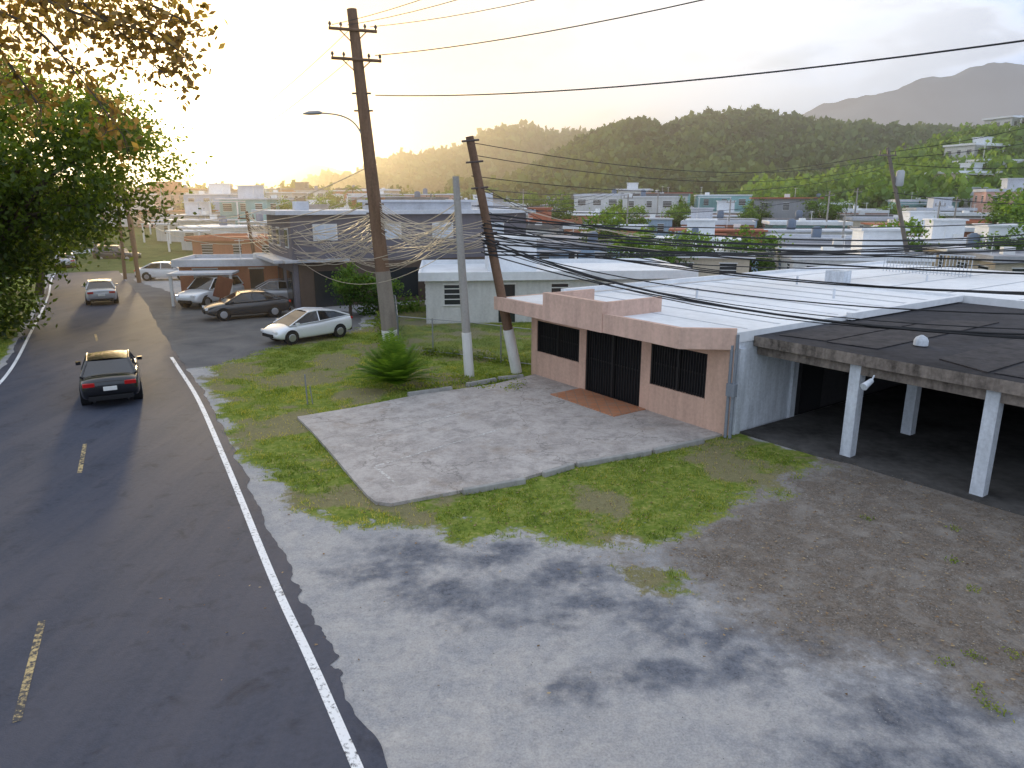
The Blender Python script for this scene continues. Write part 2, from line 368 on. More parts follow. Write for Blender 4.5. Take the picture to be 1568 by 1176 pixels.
GB=leafmat('grass_blades',(.07,.125,.015),(.18,.25,.035),(.42,.40,.12),.45)
BK=worn('bark',(.12,.09,.065),.5,4)
def leafverts(C,size,rs,asp=.55):
    n=len(C); d=rs.normal(size=(n,3)); d/=np.linalg.norm(d,axis=1)[:,None]
    e=rs.normal(size=(n,3)); e-=d*(e*d).sum(1)[:,None]; e/=np.linalg.norm(e,axis=1)[:,None]
    s=(size*(.6+.8*rs.rand(n)))[:,None]
    V=np.stack([C-d*s*.5,C+e*s*asp*.5,C+d*s*.5,C-e*s*asp*.5],1).reshape(-1,3)
    F=np.arange(4*n).reshape(-1,4); return V,F
def clumps(ells,K,rs,shell=.55):
    out=[]
    while len(out)<K:
        e=ells[rs.choice(len(ells),p=np.array([q[1][0]*q[1][1]*q[1][2] for q in ells])/sum(q[1][0]*q[1][1]*q[1][2] for q in ells))]
        p=rs.uniform(-1,1,3); r=np.linalg.norm(p)
        if r>1 or r<shell*rs.rand(): continue
        out.append(np.array(e[0])+p*np.array(e[1]))
    return np.array(out)
def crown(ells,K,m,cr,leaf,rs,droop=0):
    C=clumps(ells,K,rs); P=[];v=[]
    for c in C:
        k=int(m*(.5+rs.rand())); r=cr*(.6+.8*rs.rand()); q=rs.normal(size=(k,3))*r*np.array([1,1,.6])*.55
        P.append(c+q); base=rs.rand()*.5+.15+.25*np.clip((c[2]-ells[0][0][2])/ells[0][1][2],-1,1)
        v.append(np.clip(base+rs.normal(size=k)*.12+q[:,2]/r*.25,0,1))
    P=np.concatenate(P); v=np.concatenate(v); V,F=leafverts(P,leaf,rs); return C,V,F,np.repeat(v,4)
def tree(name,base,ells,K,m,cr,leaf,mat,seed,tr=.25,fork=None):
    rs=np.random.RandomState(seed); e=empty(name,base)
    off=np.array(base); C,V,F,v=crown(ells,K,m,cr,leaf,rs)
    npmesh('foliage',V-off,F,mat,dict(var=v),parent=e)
    b=MB(); base=Vector(base); top=Vector(ells[0][0]); f=Vector(fork) if fork else base.lerp(top,.5)
    b.tube([p-base for p in spline([base,base.lerp(f,.5)+Vector((tr*.5,0,0)),f],5)],list(np.linspace(tr,tr*.7,11)),9)
    for c in C[rs.choice(len(C),min(len(C),26),replace=False)]:
        c=Vector(c); mid=f.lerp(c,.5)+Vector((0,0,(c-f).length*.12))
        pts=spline([f,mid,c],5); b.tube([p-base for p in pts],list(np.linspace(tr*.4,.015,len(pts))),6)
    b.obj('trunk',[BK],e); return e
tree('tree',(-27.5,33.5,-.05),[((-22.3,35,8.3),(5.8,5.5,4.3)),((-26.6,33.5,4.9),(4.8,4,4.9)),((-28.5,35,11.5),(4.8,4,3.8))],420,125,1.2,.26,LG,1,.45)
tree('tree',(-33.5,50,-.05),[((-33,50,5),(4,4,3)),((-36,49,3.5),(3,3,3))],110,90,1.0,.3,LG,2,.3)
# overhanging near tree
def overhang():
    rs=np.random.RandomState(5); base=Vector((-15.8,9.5,-.05)); e=empty('overhanging_tree',base); b=MB()
    fk=Vector((-15.2,10.2,6.8))
    pts=spline([base,Vector((-15.8,9.9,3.5)),fk],6); b.tube([p-base for p in pts],list(np.linspace(.32,.22,len(pts))),10)
    br=[[(-15.2,10.2,6.8),(-12,12.6,9.5),(-9.4,14.2,10.2),(-7.2,14.3,10.0),(-5.7,14.2,9.4)],
        [(-10.9,13.4,10.0),(-8.9,14,9.5),(-7.9,13.9,8.5),(-7.2,13.8,7.5)],
        [(-9.4,14.2,10.2),(-7.3,14.6,10.6),(-6.0,14.5,10.2)],
        [(-15.2,10.2,6.8),(-12.5,13,9.1),(-10.8,14.1,9.6),(-9.8,14.2,9.3)],
        [(-12,12.6,9.5),(-11,13.8,10.4),(-9.5,14.3,10.9)],[(-9,14.2,10.1),(-7.8,14.1,9.6),(-6.6,14.0,9.3),(-5.8,13.9,8.8)],
        [(-8.0,14,10),(-7.0,14,9.2),(-6.4,13.9,8.6)],[(-9.9,14,9.9),(-9.3,14.0,8.9),(-8.7,13.9,8.0)],[(-12.5,12.5,9),(-11.2,13.8,9.0),(-10.2,14,8.6)]]
    P=[]
    for bi,q in enumerate(br):
        s=spline(q,8); r0=.10 if bi in(0,3) else .035
        b.tube([p-base for p in s],list(np.linspace(r0,.010,len(s))),6)
        for i,p in enumerate(s):
            if p.x<-12.2: continue
            for k in range(3):
                if rs.rand()<.36: continue
                d=Vector(rs.normal(size=3)); d.z=-abs(d.z)*.6-.1; d.normalize(); ln=.2+rs.rand()*.45
                b.tube([p-base,p+d*ln*.6-base,p+d*ln+Vector((0,0,-.1))-base],[.010,.007,.004],4,cap=False)
                n=rs.randint(6,17); cc=np.array(p+d*ln); P.append(cc+rs.normal(size=(n,3))*np.array([.15,.15,.13]))
    P=np.concatenate(P); V,F=leafverts(P,.15,rs,.6); v=np.repeat(np.clip(rs.normal(size=len(P))*.25+.5,0,1),4)
    npmesh('foliage',V-np.array(base),F,LA,dict(var=v),parent=e); b.obj('branches',[BK],e)
overhang()
def tmpl(seed,leaf=.26,K=40,m=60):
    rs=np.random.RandomState(seed); C,V,F,v=crown([((0,0,2.9),(1.7,1.7,1.5)),((.6,.3,2.0),(1.3,1.2,1))],K,m,.7,leaf,rs)
    o=npmesh('foliage_tmpl',V,F,LB,dict(var=v)); me=o.data; bpy.data.objects.remove(o)
    b=MB(); b.tube([(0,0,-.3),(.1,0,1),(0,.05,2.4)],[.16,.13,.08],8)
    for c in C[:10]: b.tube([(0,0,1.4),Vector(c)*.6+Vector((0,0,.6)),c],[.06,.04,.012],5)
    o=b.obj('trunk_tmpl',[BK]); m2=o.data; bpy.data.objects.remove(o); return me,m2
TM=[tmpl(40+i) for i in range(4)]
def ptmpl():
    V=[];F=[];v=[];rs=np.random.RandomState(3)
    for i in range(16):
        a=i*2.4; el=.9-.09*i*.9
        for k in range(12):
            r=2.0*(k+1)/12; z=5+math.sin(el)*r-.38*r*r*.7; rr=math.cos(el)*r
            c=np.array([math.cos(a)*rr,math.sin(a)*rr,z]); sd=np.array([-math.sin(a),math.cos(a),-.5])*.42
            for s in(-1,1):
                o=len(V); fw=np.array([math.cos(a),math.sin(a),0])*.09; V+=[c-fw,c+fw,c+sd*np.array([s,s,1])+fw*2]; F.append((o,o+1,o+2)); v+=[.3+.5*rs.rand()]*3
    o=npmesh('fronds_tmpl',V,F,LB,dict(var=v)); me=o.data; bpy.data.objects.remove(o)
    b=MB(); b.tube([(0,0,-.3),(.15,0,2),(0,0,5)],[.16,.12,.1],8); o=b.obj('t',[BK]); m2=o.data; bpy.data.objects.remove(o); return me,m2
PT=ptmpl()
def stree(x,y,h,k=None,name='tree',T=None):
    z=float(ground(x,y)); e=empty(name,(x,y,z),random.random()*6); s=h/(4.3 if T is None else 5.5); e.scale=(s*random.uniform(.85,1.25),s*random.uniform(.85,1.25),s)
    a=T or TM[random.randrange(4) if k is None else k]
    for nm,me in zip(('foliage','trunk'),a): o=link(bpy.data.objects.new(nm,me)); o.parent=e
# ------------------------------------------------------------ forests
def forest(name,region,N,rad,seed,nleaf,leafs,mat=None):
    rs=np.random.RandomState(seed); T=[]
    for k in range(5):
        P=rs.normal(size=(nleaf,3)); P/=np.linalg.norm(P,axis=1)[:,None]; P*=(.55+.5*rs.rand(nleaf))[:,None]
        lob=1+.35*np.sin(P[:,0:1]*4+k)*np.cos(P[:,1:2]*5); P=P*lob; P[:,2]*=.8
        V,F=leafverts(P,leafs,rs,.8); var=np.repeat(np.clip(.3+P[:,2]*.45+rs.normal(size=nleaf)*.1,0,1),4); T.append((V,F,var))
    X,Y=region(rs,N); Z=ground(X,Y); VV=[];FF=[];vv=[];o=0
    cn=vnoise(X/30,Y/30,60,3)-.5
    for x,y,z,q in zip(X,Y,Z,cn):
        V,F,var=T[rs.randint(5)]; r=rad*(.6+.8*rs.rand()); a=rs.rand()*6.28; c,s=math.cos(a),math.sin(a)
        W=V.copy(); W[:,0]=V[:,0]*c-V[:,1]*s; W[:,1]=V[:,0]*s+V[:,1]*c
        W=W*r*np.array([1,1,.8+.5*rs.rand()])+np.array([x,y,z+r*.5]); VV.append(W); FF.append(F+o); o+=len(V)
        vv.append(np.clip(var+rs.normal()*.17+.05+q*.8,0,1))
    npmesh(name,np.concatenate(VV),np.concatenate(FF),mat or LF,dict(var=np.concatenate(vv)))
def regR(u0,u1,y0,y1,fn,minh):
    def g(rs,N):
        X=[];Y=[]
        while len(X)<N:
            y=rs.uniform(y0,y1); x=rs.uniform(u0,u1)*y
            if fn(np.array([x]),np.array([y]))[0]>minh: X.append(x);Y.append(y)
        return np.array(X),np.array(Y)
    return g
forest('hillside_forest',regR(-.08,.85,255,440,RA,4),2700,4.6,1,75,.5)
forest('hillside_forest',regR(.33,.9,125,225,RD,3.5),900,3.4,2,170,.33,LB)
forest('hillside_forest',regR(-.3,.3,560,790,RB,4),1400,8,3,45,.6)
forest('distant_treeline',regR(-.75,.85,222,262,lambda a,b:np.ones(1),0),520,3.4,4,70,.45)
# ------------------------------------------------------------ materials for buildings
PINK=worn('pink_stucco',(.62,.41,.31),.3,1.2,.8,.6); PINKF=worn('pink_fascia',(.66,.45,.36),.32,1.0,.8,.65)
WROOF=worn('white_roof_coating',(.79,.81,.83),.25,.4,.6,.55,.3,0,False)
DROOF=worn('weathered_dark_roof',(.062,.06,.066),.6,.45,.9,.8,.15,0,False)
DFAS=worn('stained_concrete_edge',(.26,.22,.19),.75,1.2,.9,.95,.15)
WHT=worn('white_paint',(.64,.68,.73),.4,1.4,.8,.7); CONC=worn('concrete',(.34,.33,.31),.35,1,.9,.7); DWALL=worn('shaded_carport_wall',(.05,.048,.05),.5,1)  # last one: shade inside the carport is painted into the wall colour
DFLOOR=worn('shaded_dirty_floor',(.11,.105,.10),.6,.6,.95,.9,.1,0,False)  # dark dirt plus the carport's shade, both put into the floor colour
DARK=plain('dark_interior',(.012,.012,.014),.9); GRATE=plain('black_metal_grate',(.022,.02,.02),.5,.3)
GLASS=plain('window_glass',(.03,.035,.04),.12,0,.6)
t=NT('orange_tile'); br=t.n('ShaderNodeTexBrick'); br.offset=0; t.l(t.pos(),br.inputs['Vector']); br.inputs['Scale'].default_value=3.3
br.inputs['Color1'].default_value=(.50,.21,.10,1); br.inputs['Color2'].default_value=(.42,.16,.07,1); br.inputs['Mortar'].default_value=(.24,.17,.13,1)
br.inputs['Brick Width'].default_value=1; br.inputs['Row Height'].default_value=1; br.inputs['Mortar Size'].default_value=.04
t.bsdf(t.mix(t.ramp(t.noise(5,6,.7,t.pos()),[(.4,0),(.7,.7)]),br.outputs[0],(.35,.24,.18)),.6,0,.3); TILE=t.m
# pad
t=NT('concrete_pad'); P=t.pos(); lf=t.noise(.5,6,.62,P,.8); hf=t.noise(1.6,10,.74,P,.5); vf=t.noise(35,3,.6,P); uf=t.noise(9,7,.72,P)
c=t.ramp(lf,[(.3,(.34,.30,.275)),(.6,(.50,.455,.42))]); c=t.mix(t.ramp(hf,[(.45,0),(.64,.85)]),c,(.16,.14,.13))
c=t.mix(.3,c,t.ramp(uf,[(.3,(.17,.15,.14)),(.7,(.62,.57,.53))]))
c=t.mix(t.ramp(t.noise(.9,8,.7,P),[(.54,0),(.68,.6)]),c,(.24,.18,.13))
c=t.mix(.2,c,t.ramp(vf,[(.3,(.15,.15,.15)),(.7,(.6,.58,.55))]))
vc=t.n('ShaderNodeTexVoronoi'); vc.feature='DISTANCE_TO_EDGE'; vc.inputs['Scale'].default_value=.28
nv=t.n('ShaderNodeVectorMath',operation='ADD'); t.l(P,nv.inputs[0]); nn=t.n('ShaderNodeTexNoise'); nn.inputs['Scale'].default_value=2.5; nn.inputs['Detail'].default_value=6; t.l(P,nn.inputs['Vector']); t.l(nn.outputs['Color'],nv.inputs[1]); t.l(nv.outputs[0],vc.inputs['Vector'])
c=t.mix(t.ramp(vc.outputs['Distance'],[(.002,.5),(.007,0)]),c,(.09,.08,.07))
t.bsdf(c,.95,0,.12,vf,.3,.01)
b=MB(); b.prism(padpoly,-.08,.045); pad=b.obj('concrete_parking_pad',[t.m],bevel=.02)
plm=paint('faded_line_paint',(.58,.57,.55),.66,(.33,.305,.285))
b=MB()
def gl(p,q,w=.1,z=.05):
    p=Vector((*p,0));q=Vector((*q,0)); d=(q-p).normalized(); n=Vector((-d.y,d.x,0))*w/2
    V,F=strip([p+n,q+n],[p-n,q-n],z); b.add(V,F)
gl((-3.35,16.2),(-2.5,14.9),.08); gl((-3.35,16.25),(-.2,19.3),.08); gl((-4.6,18.0),(-1.4,20.9),.06)
b.obj('parking_bay_lines',[plm])
b=MB()
for p,q in [((-1.1,14.72),(.3,15.38)),((.75,15.75),(1.5,16.35)),((1.6,16.4),(3.6,17.3)),((3.7,17.35),(5.2,18.25))]:
    p=Vector((*p,0));q=Vector((*q,0)); d=q-p; M=Matrix.Translation((p+q)/2)@Matrix.Rotation(math.atan2(d.y,d.x)+random.uniform(-.02,.02),4,'Z')
    b.box((0,0,-.01),(d.length,.14,.22),0,M)
b.obj('kerb',[CONC],bevel=.025)
for p,q in [((-3.5,22.9),(-2.1,23.7)),((-1.6,24.2),(-.6,24.95)),((-.5,25.1),(.4,25.5))]:
    p=Vector((*p,0));q=Vector((*q,0)); d=q-p; b=MB(); M=Matrix.Translation((p+q)/2)@Matrix.Rotation(math.atan2(d.y,d.x),4,'Z')
    b.add([M@Vector(v) for v in [(-d.length/2,-.1,0),(d.length/2,-.1,0),(d.length/2,.1,0),(-d.length/2,.1,0),(-d.length/2,-.06,.13),(d.length/2,-.06,.13),(d.length/2,.06,.13),(-d.length/2,.06,.13)]],
      [(0,1,5,4),(1,2,6,5),(2,3,7,6),(3,0,4,7),(4,5,6,7)]); b.obj('parking_stop',[CONC],bevel=.01)
# ------------------------------------------------------------ pink building, local frame: x=a along facade, y=b inward
A0=Vector((5.9,18.7,0)); rotM=Matrix(((-.575,.818,0),(.818,.575,0),(0,0,1))).to_4x4()
BM=Matrix.Translation(A0)@rotM
pb=empty('pink_commercial_building',A0)
def pbx(name,b,mats,bevel=0):
    o=b.obj(name,mats,None,bevel); o.parent=pb; o.matrix_parent_inverse=Matrix.Translation(-A0); return o
b=MB(); X=lambda p,q,m=0:b.box2(p,q,m,BM)
T=.2
X((0,0,-.1),(.75,T,2.6)); X((.75,0,-.1),(2.9,T,.9)); X((.75,0,2.2),(2.9,T,2.6)); X((2.9,0,-.1),(3.3,T,2.6)); X((3.3,0,2.35),(5.9,T,2.6))
X((5.9,0,-.1),(6.25,T,2.6)); X((6.25,0,-.1),(8.65,T,.95)); X((6.25,0,2.1),(8.65,T,2.6)); X((8.65,0,-.1),(9,T,2.6))
X((8.8,T,-.1),(9,15,2.6))
pbx('walls',b,[PINK],.01)
b=MB()
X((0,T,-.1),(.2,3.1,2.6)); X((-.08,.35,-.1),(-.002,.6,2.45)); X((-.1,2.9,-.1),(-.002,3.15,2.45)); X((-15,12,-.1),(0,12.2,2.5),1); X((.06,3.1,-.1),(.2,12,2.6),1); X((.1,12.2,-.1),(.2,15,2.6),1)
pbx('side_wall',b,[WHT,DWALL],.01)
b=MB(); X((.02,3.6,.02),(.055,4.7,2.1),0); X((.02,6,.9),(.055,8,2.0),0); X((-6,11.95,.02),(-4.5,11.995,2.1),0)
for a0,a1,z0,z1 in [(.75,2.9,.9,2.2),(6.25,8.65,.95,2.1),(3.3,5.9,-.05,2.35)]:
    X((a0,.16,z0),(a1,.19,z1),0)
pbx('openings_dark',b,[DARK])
b=MB()
for a0,a1,z0,z1,dz in [(.75,2.9,.9,2.2,.1),(6.25,8.65,.95,2.1,.1),(3.3,5.9,0,2.35,.12)]:
    n=int((a1-a0)/dz)
    for i in range(n+1):
        a=a0+.02+(a1-a0-.04)*i/n; X((a-.014,.05,z0),(a+.014,.08,z1))
    for z in (z0+.03,z1-.03,(z0+z1)/2): X((a0,.085,z-.025),(a1,.115,z+.025))
    for a in (a0+.03,a1-.03,(a0+a1)/2): X((a-.03,.03,z0),(a+.03,.125,z1))
pbx('grilles',b,[GRATE])
b=MB()
def loc(a,bb): p=BM@Vector((a,bb,0)); return (p.x,p.y)
b.prism([loc(.85,-1.05),loc(9.75,-1.05),loc(9.75,0.3),loc(-.05,0.3),loc(-.05,-.02)],2.45,2.6)
pbx('overhang',b,[PINK])
b=MB()
b.prism([loc(.8,-1.15),loc(3.85,-1.15),loc(3.85,-1.0),loc(.86,-1.0),loc(-.08,.1),loc(-.18,.0)],2.47,3.05)
b.prism([loc(3.852,-1.18),loc(6.8,-1.18),loc(6.8,-.98),loc(3.852,-.98)],2.465,3.4)
b.prism([loc(6.802,-1.15),loc(9.8,-1.15),loc(9.8,-1.0),loc(6.802,-1.0)],2.47,2.95)
b.prism([loc(9.65,-.998),loc(9.8,-.998),loc(9.8,1.5),loc(9.65,1.5)],2.47,2.9)
b.prism([loc(3.852,-.978),loc(4.0,-.978),loc(4.0,1.4),loc(3.852,1.4)],2.8,3.38)
b.prism([loc(6.65,-.978),loc(6.8,-.978),loc(6.8,1.0),loc(6.65,1.0)],2.8,3.38)
pbx('fascia_parapet',b,[PINKF],.015)
b=MB()
b.prism([loc(9.62,-.99),loc(.9,-.99),loc(-.03,.12),loc(-.03,13),loc(9.3,13)],2.61,2.9)
b.prism([loc(-15,12.9),loc(9.2,13.002),loc(9.2,25),loc(-15,25)],2.61,3.0)
b.prism([loc(8.95,1.5),loc(9.15,1.5),loc(9.15,25),loc(8.95,25)],2.95,3.12)
b.prism([loc(-.25,5.5),loc(-.03,5.5),loc(-.03,12.9),loc(-.25,12.9)],2.78,3.0)
pbx('white_roof',b,[WROOF],.01)
b=MB(); SE=lambda a0,b0,a1,b1,z: b.prism([loc(a0,b0),loc(a1,b0),loc(a1,b1),loc(a0,b1)],z,z+.006)
for k in range(8): SE(.2,.9+k*1.5+random.uniform(-.2,.2),8.7,.97+k*1.5,2.902)
for k in range(10): SE(-14+k*2.4,13.2,-13.9+k*2.4,24.8,3.002)
pbx('roof_seams',b,[worn('roof_patch_grey',(.50,.52,.55),.3,1,.8,.5,.2,0,False)])
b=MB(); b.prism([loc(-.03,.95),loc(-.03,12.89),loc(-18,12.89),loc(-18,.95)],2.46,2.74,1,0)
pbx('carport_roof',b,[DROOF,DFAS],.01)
b=MB()
for k in range(9):
    a=-.4-k*1.35; 
    if k in(2,6): continue
    b.prism([loc(a,1.3+random.random()*.6),loc(a-1.25,1.3+random.random()*.6),loc(a-1.25,6+random.random()*5),loc(a,6+random.random()*5)],2.745,2.765+.006*(k%2))
pbx('roofing_sheets',b,[worn('dark_roof_sheet',(.06,.055,.058),.6,.8,.8,.9,.2)])
b=MB()
for aa in (-2.9,-5.95,-9,-12):
    for bb in (1.25,4.3): X((aa-.14,bb-.14,-.1),(aa+.14,bb+.14,2.46))
pbx('carport_columns',b,[WHT],.015)
b=MB()
for bb in (1.25,4.3,8.0): X((-16,bb-.12,2.2),(-.05,bb+.12,2.459))
pbx('carport_beams',b,[DFAS],.01)
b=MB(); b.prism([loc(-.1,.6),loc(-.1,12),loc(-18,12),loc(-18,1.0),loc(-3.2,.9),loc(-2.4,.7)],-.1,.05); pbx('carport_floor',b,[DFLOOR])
b=MB(); b.prism([loc(3.0,-1.35),loc(6.1,-1.35),loc(6.1,-.01),loc(3.0,-.01)],.0,.075); pbx('tiled_porch',b,[TILE],.01)
b=MB()
for i,a in enumerate((-.10,-.22)): b.tube([BM@Vector((a,-.06+.05*i,0)),BM@Vector((a,-.06+.05*i,2.6+.3*i))],.045,8)
b.box2((-.32,-.12,1.2),(-.05,.02,1.55),0,BM); pbx('conduit_pipes',b,[worn('grey_conduit',(.22,.24,.27),.3,2)])
b=MB()
for a,bb in [(5.5,5),(2.5,9),(6,12),(3,17),(-4,18),(-9,16)]: b.tube([BM@Vector((a,bb,2.8)),BM@Vector((a,bb,3.25))],.05,8)
for a,bb in [(4.5,13),(-2,21)]: b.box2((a,bb,3.0),(a+.85,bb+.6,3.5),0,BM)
pbx('roof_units',b,[WHT],.02)
b=MB(); p=BM@Vector((-3.4,3.2,2.77)); 
b.tube([p,p+Vector((0,0,.12)),p+Vector((0,0,.2)),p+Vector((0,0,.26))],[.17,.17,.13,.03],14); pbx('roof_vent',b,[WHT])
b=MB(); p=BM@Vector((-3.5,.8,2.2)); b.tube([p+Vector((.1,.1,.1)),p],.02,6); b.tube([p,p+Vector((-.25,-.15,-.12))],[.06,.09],10); pbx('flood_light',b,[WHT])
b=MB()
for k in range(26): b.tube([BM@Vector((6.6-k*.16,20.2,3.0)),BM@Vector((6.6-k*.16,20.2,3.95))],.018,5)
for z in (3.1,3.95): b.tube([BM@Vector((6.7,20.2,z)),BM@Vector((2.5,20.2,z))],.025,5)
pbx('roof_railing',b,[WHT])
for k,(a,bb) in enumerate([(-4.5,9.5),(-8.2,7.5)]):
    b=MB(); b.box2((a,bb,.55),(a+1.6,bb+.7,.6),0,BM)
    for i in (0.05,1.5):
        for j in (.05,.6): b.box2((a+i,bb+j,.05),(a+i+.05,bb+j+.05,.55),0,BM)
    b.obj('work_table',[CONC])
# ------------------------------------------------------------ generic houses
WALLS=[worn('house_wall_%s'%n,c,.3,1.0) for n,c in [('white',(.64,.64,.62)),('cream',(.58,.50,.38)),('aqua',(.28,.52,.52)),('pink',(.60,.36,.30)),('grey',(.36,.37,.39)),('blue',(.34,.46,.60)),('terracotta',(.48,.20,.12)),('yellow',(.64,.52,.28))]]
ROOFS=[WROOF,worn('roof_grey',(.40,.40,.42),.35,.7,.85,.7,.2,0,False),worn('roof_silver',(.60,.62,.66),.3,.7,.7,.6,.3,0,False),worn('roof_red',(.42,.15,.09),.3,.7),worn('roof_dark',(.18,.175,.18),.4,.7,.85,.7,.2,0,False)]
TRIM=plain('white_trim',(.72,.72,.70)); WATER=plain('water_tank_plastic',(.12,.16,.22))
def house(x,y,w,d,h,rot,wi,ri,z0=None,name='house',st=1,porch=True):
    z0=float(ground(x,y)) if z0 is None else z0
    e=empty(name,(x,y,z0),rot); b=MB()
    b.box2((-w/2,-d/2,-1.5),(w/2,d/2,h)); b.obj('walls',[WALLS[wi]],e)
    b=MB(); o=random.choice([.15,.35,.5]); b.box2((-w/2-o,-d/2-o,h+.002),(w/2+o,d/2+o,h+.2))
    if random.random()<.5:
        for s in(-1,1):
            b.box2((-w/2-o+.01,s*(d/2+o)-.06*s-.06,h+.202),(w/2+o-.01,s*(d/2+o)-.06*s+.06,h+.45))
            b.box2((s*(w/2+o)-.06*s-.06,-d/2-o+.13,h+.202),(s*(w/2+o)-.06*s+.06,d/2+o-.13,h+.45))
    if random.random()<.25:
        px=random.uniform(-w/4,w/4); b.box2((px-1.4,-1.3,h+.202),(px+1.4,1.5,h+2.0)); b.box2((px-1.6,-1.5,h+2.002),(px+1.6,1.7,h+2.15))
    b.obj('roof',[ROOFS[ri]],e)
    b=MB()
    for s in range(st):
        zb=h/st*s
        for side in range(4):
            Ln=w if side%2==0 else d; n=max(2,int(Ln/2.6))
            for i in range(n):
                c=-Ln/2+Ln*(i+.5)/n; isd=(s==0 and i==1 and side==0)
                ww=.9 if isd else random.choice([.9,1.2,1.5]); za,zc=(0.0,2.05) if isd else (1.0,2.05)
                R4=Matrix.Rotation(side*math.pi/2,4,'Z'); off=-(d if side%2==0 else w)/2
                b.box2((c-ww/2,off-.012,zb+za),(c+ww/2,off+.02,zb+zc),0,R4)
                for q in range(3):
                    if not isd: b.box2((c-ww/2,off-.03,zb+za+.28*(q+1)-.02),(c+ww/2,off-.013,zb+za+.28*(q+1)+.03),1,R4)
                b.box2((c-ww/2-.07,off-.05,zb+zc),(c+ww/2+.07,off+.02,zb+zc+.08),1,R4)
                if not isd: b.box2((c-ww/2-.07,off-.07,zb+za-.07),(c+ww/2+.07,off+.02,zb+za),1,R4)
    b.obj('windows_and_door',[GLASS,TRIM],e)
    b=MB(); k=random.random()
    if k<.35:
        px,py=random.uniform(-w/3,w/3),random.uniform(-d/3,d/3)
        b.tube([(px,py,h+.2),(px,py,h+.3),(px,py,h+1.2),(px,py,h+1.4)],[.45,.5,.5,.2],14,0)
    if k>.3:
        px,py=random.uniform(-w/3,w/3),random.uniform(-d/3,d/3); b.box2((px,py,h+.2),(px+.8,py+.6,h+.75),1)
        b.tube([(px-.8,py,h+.2),(px-.8,py,h+1.7)],.03,6,1); b.tube([(px-1.1,py,h+1.6),(px-.5,py,h+1.6)],.02,5,1)
    if len(b.v): b.obj('roof_tank',[WATER,TRIM],e)
    if porch and random.random()<.6:
        b=MB(); b.box2((-w/2,-d/2-2.6,h*1.0-.35),(w*.1,-d/2-.56,h-.22),0)
        for xx in(-w/2+.15,w*.1-.15): b.box2((xx-.08,-d/2-2.5,-.5),(xx+.08,-d/2-2.34,h-.352),1)
        b.obj('porch',[ROOFS[ri],TRIM],e)
    return e
house(2.2,42.4,14.5,8,2.3,math.atan2(.1,1),0,0,0,'white_roof_house',1,False)
house(-19.0,49.5,6.5,4.6,2.25,math.atan2(.15,1),6,2,0,'small_house')
taken=[(-6,47,13),(1.9,42,9),(-19,50,6)]
BMI=BM.inverted()
def ok(x,y,r):
    p=BMI@Vector((x,y,0))
    if -22<p.x<10+r and -3<p.y<26+r: return False
    if abs(sdf(np.array([x]),np.array([y]),roadpoly)[0])<r+2 or sdf(np.array([x]),np.array([y]),roadpoly)[0]>0: return False
    return all(math.hypot(x-a,y-b2)>r+c for a,b2,c in taken)
cnt=0
for j in range(18):
    for i in range(-17,28):
        gx=i*12.2+random.uniform(-1.2,1.2); gy=48+j*10.6+random.uniform(-1.,1.)
        x=gx*.93+ (gy-48)*.30; y=gy-gx*.22
        u=x/max(y,1)
        if y<49 or y>218 or u<-.78 or u>.82 : continue
        if u<-.1 and y<70: continue
        if float(RD(np.array([x]),np.array([y]))[0])>6: continue
        if random.random()<.10:
            if random.random()<.6: stree(x,y,random.uniform(3.5,5.5)+(y>90)*1.5)
            else: stree(x,y,random.uniform(5,7.5),T=PT,name='palm_tree')
            continue
        w_=random.uniform(7.5,10.3); d_=random.uniform(6.2,8.3)
        if not ok(x,y,5): continue
        st=2 if (random.random()<.12 and y>95) else 1
        house(x,y,w_,d_,(2.7 if y>80 else 2.45)*st,-.23+random.choice([0,math.pi])+random.uniform(-.08,.08),random.choice([0,0,0,0,1,1,2,3,4,5,6]) if y>70 else random.choice([0,1,4,5]),random.choice([0,0,0,1,2,2,4]) if random.random()<.9 else 3,st=st); cnt+=1
        if random.random()<(.3+.25*(y>95)): stree(x+random.uniform(5.2,6.2),y+random.uniform(-4,4),random.uniform(2.4,4.5)+(y>95)*1.2)
for x,y in [(136,203),(146,206)]:
    house(x,y,11,8,3,.3,0,0,float(ground(x,y))+3.5,'hillside_house',1)
for x,y in [(92,150),(103,160),(110,176)]: house(x,y,10,8,3,.2+random.uniform(-.2,.2),random.choice([0,1]),0,float(ground(x,y))+1.2,'hillside_house',1)
for x,y,h in [(-9.3,40.2,2.9),(-7.6,40.6,2.4),(9.5,52,4.3),(12,54,4.0),(14.5,57,4.2),(31,58,5),(48,66,6.5),(52,70,7.5),(57,72,6.5),(62,76,8),(66,80,7),(70,88,9),(78,98,9),(60,86,7),(9,70,5.5),(44,60,5),(40,57,4.5),(47,58,5.5),(52,62,6.5)]: stree(x,y,h)
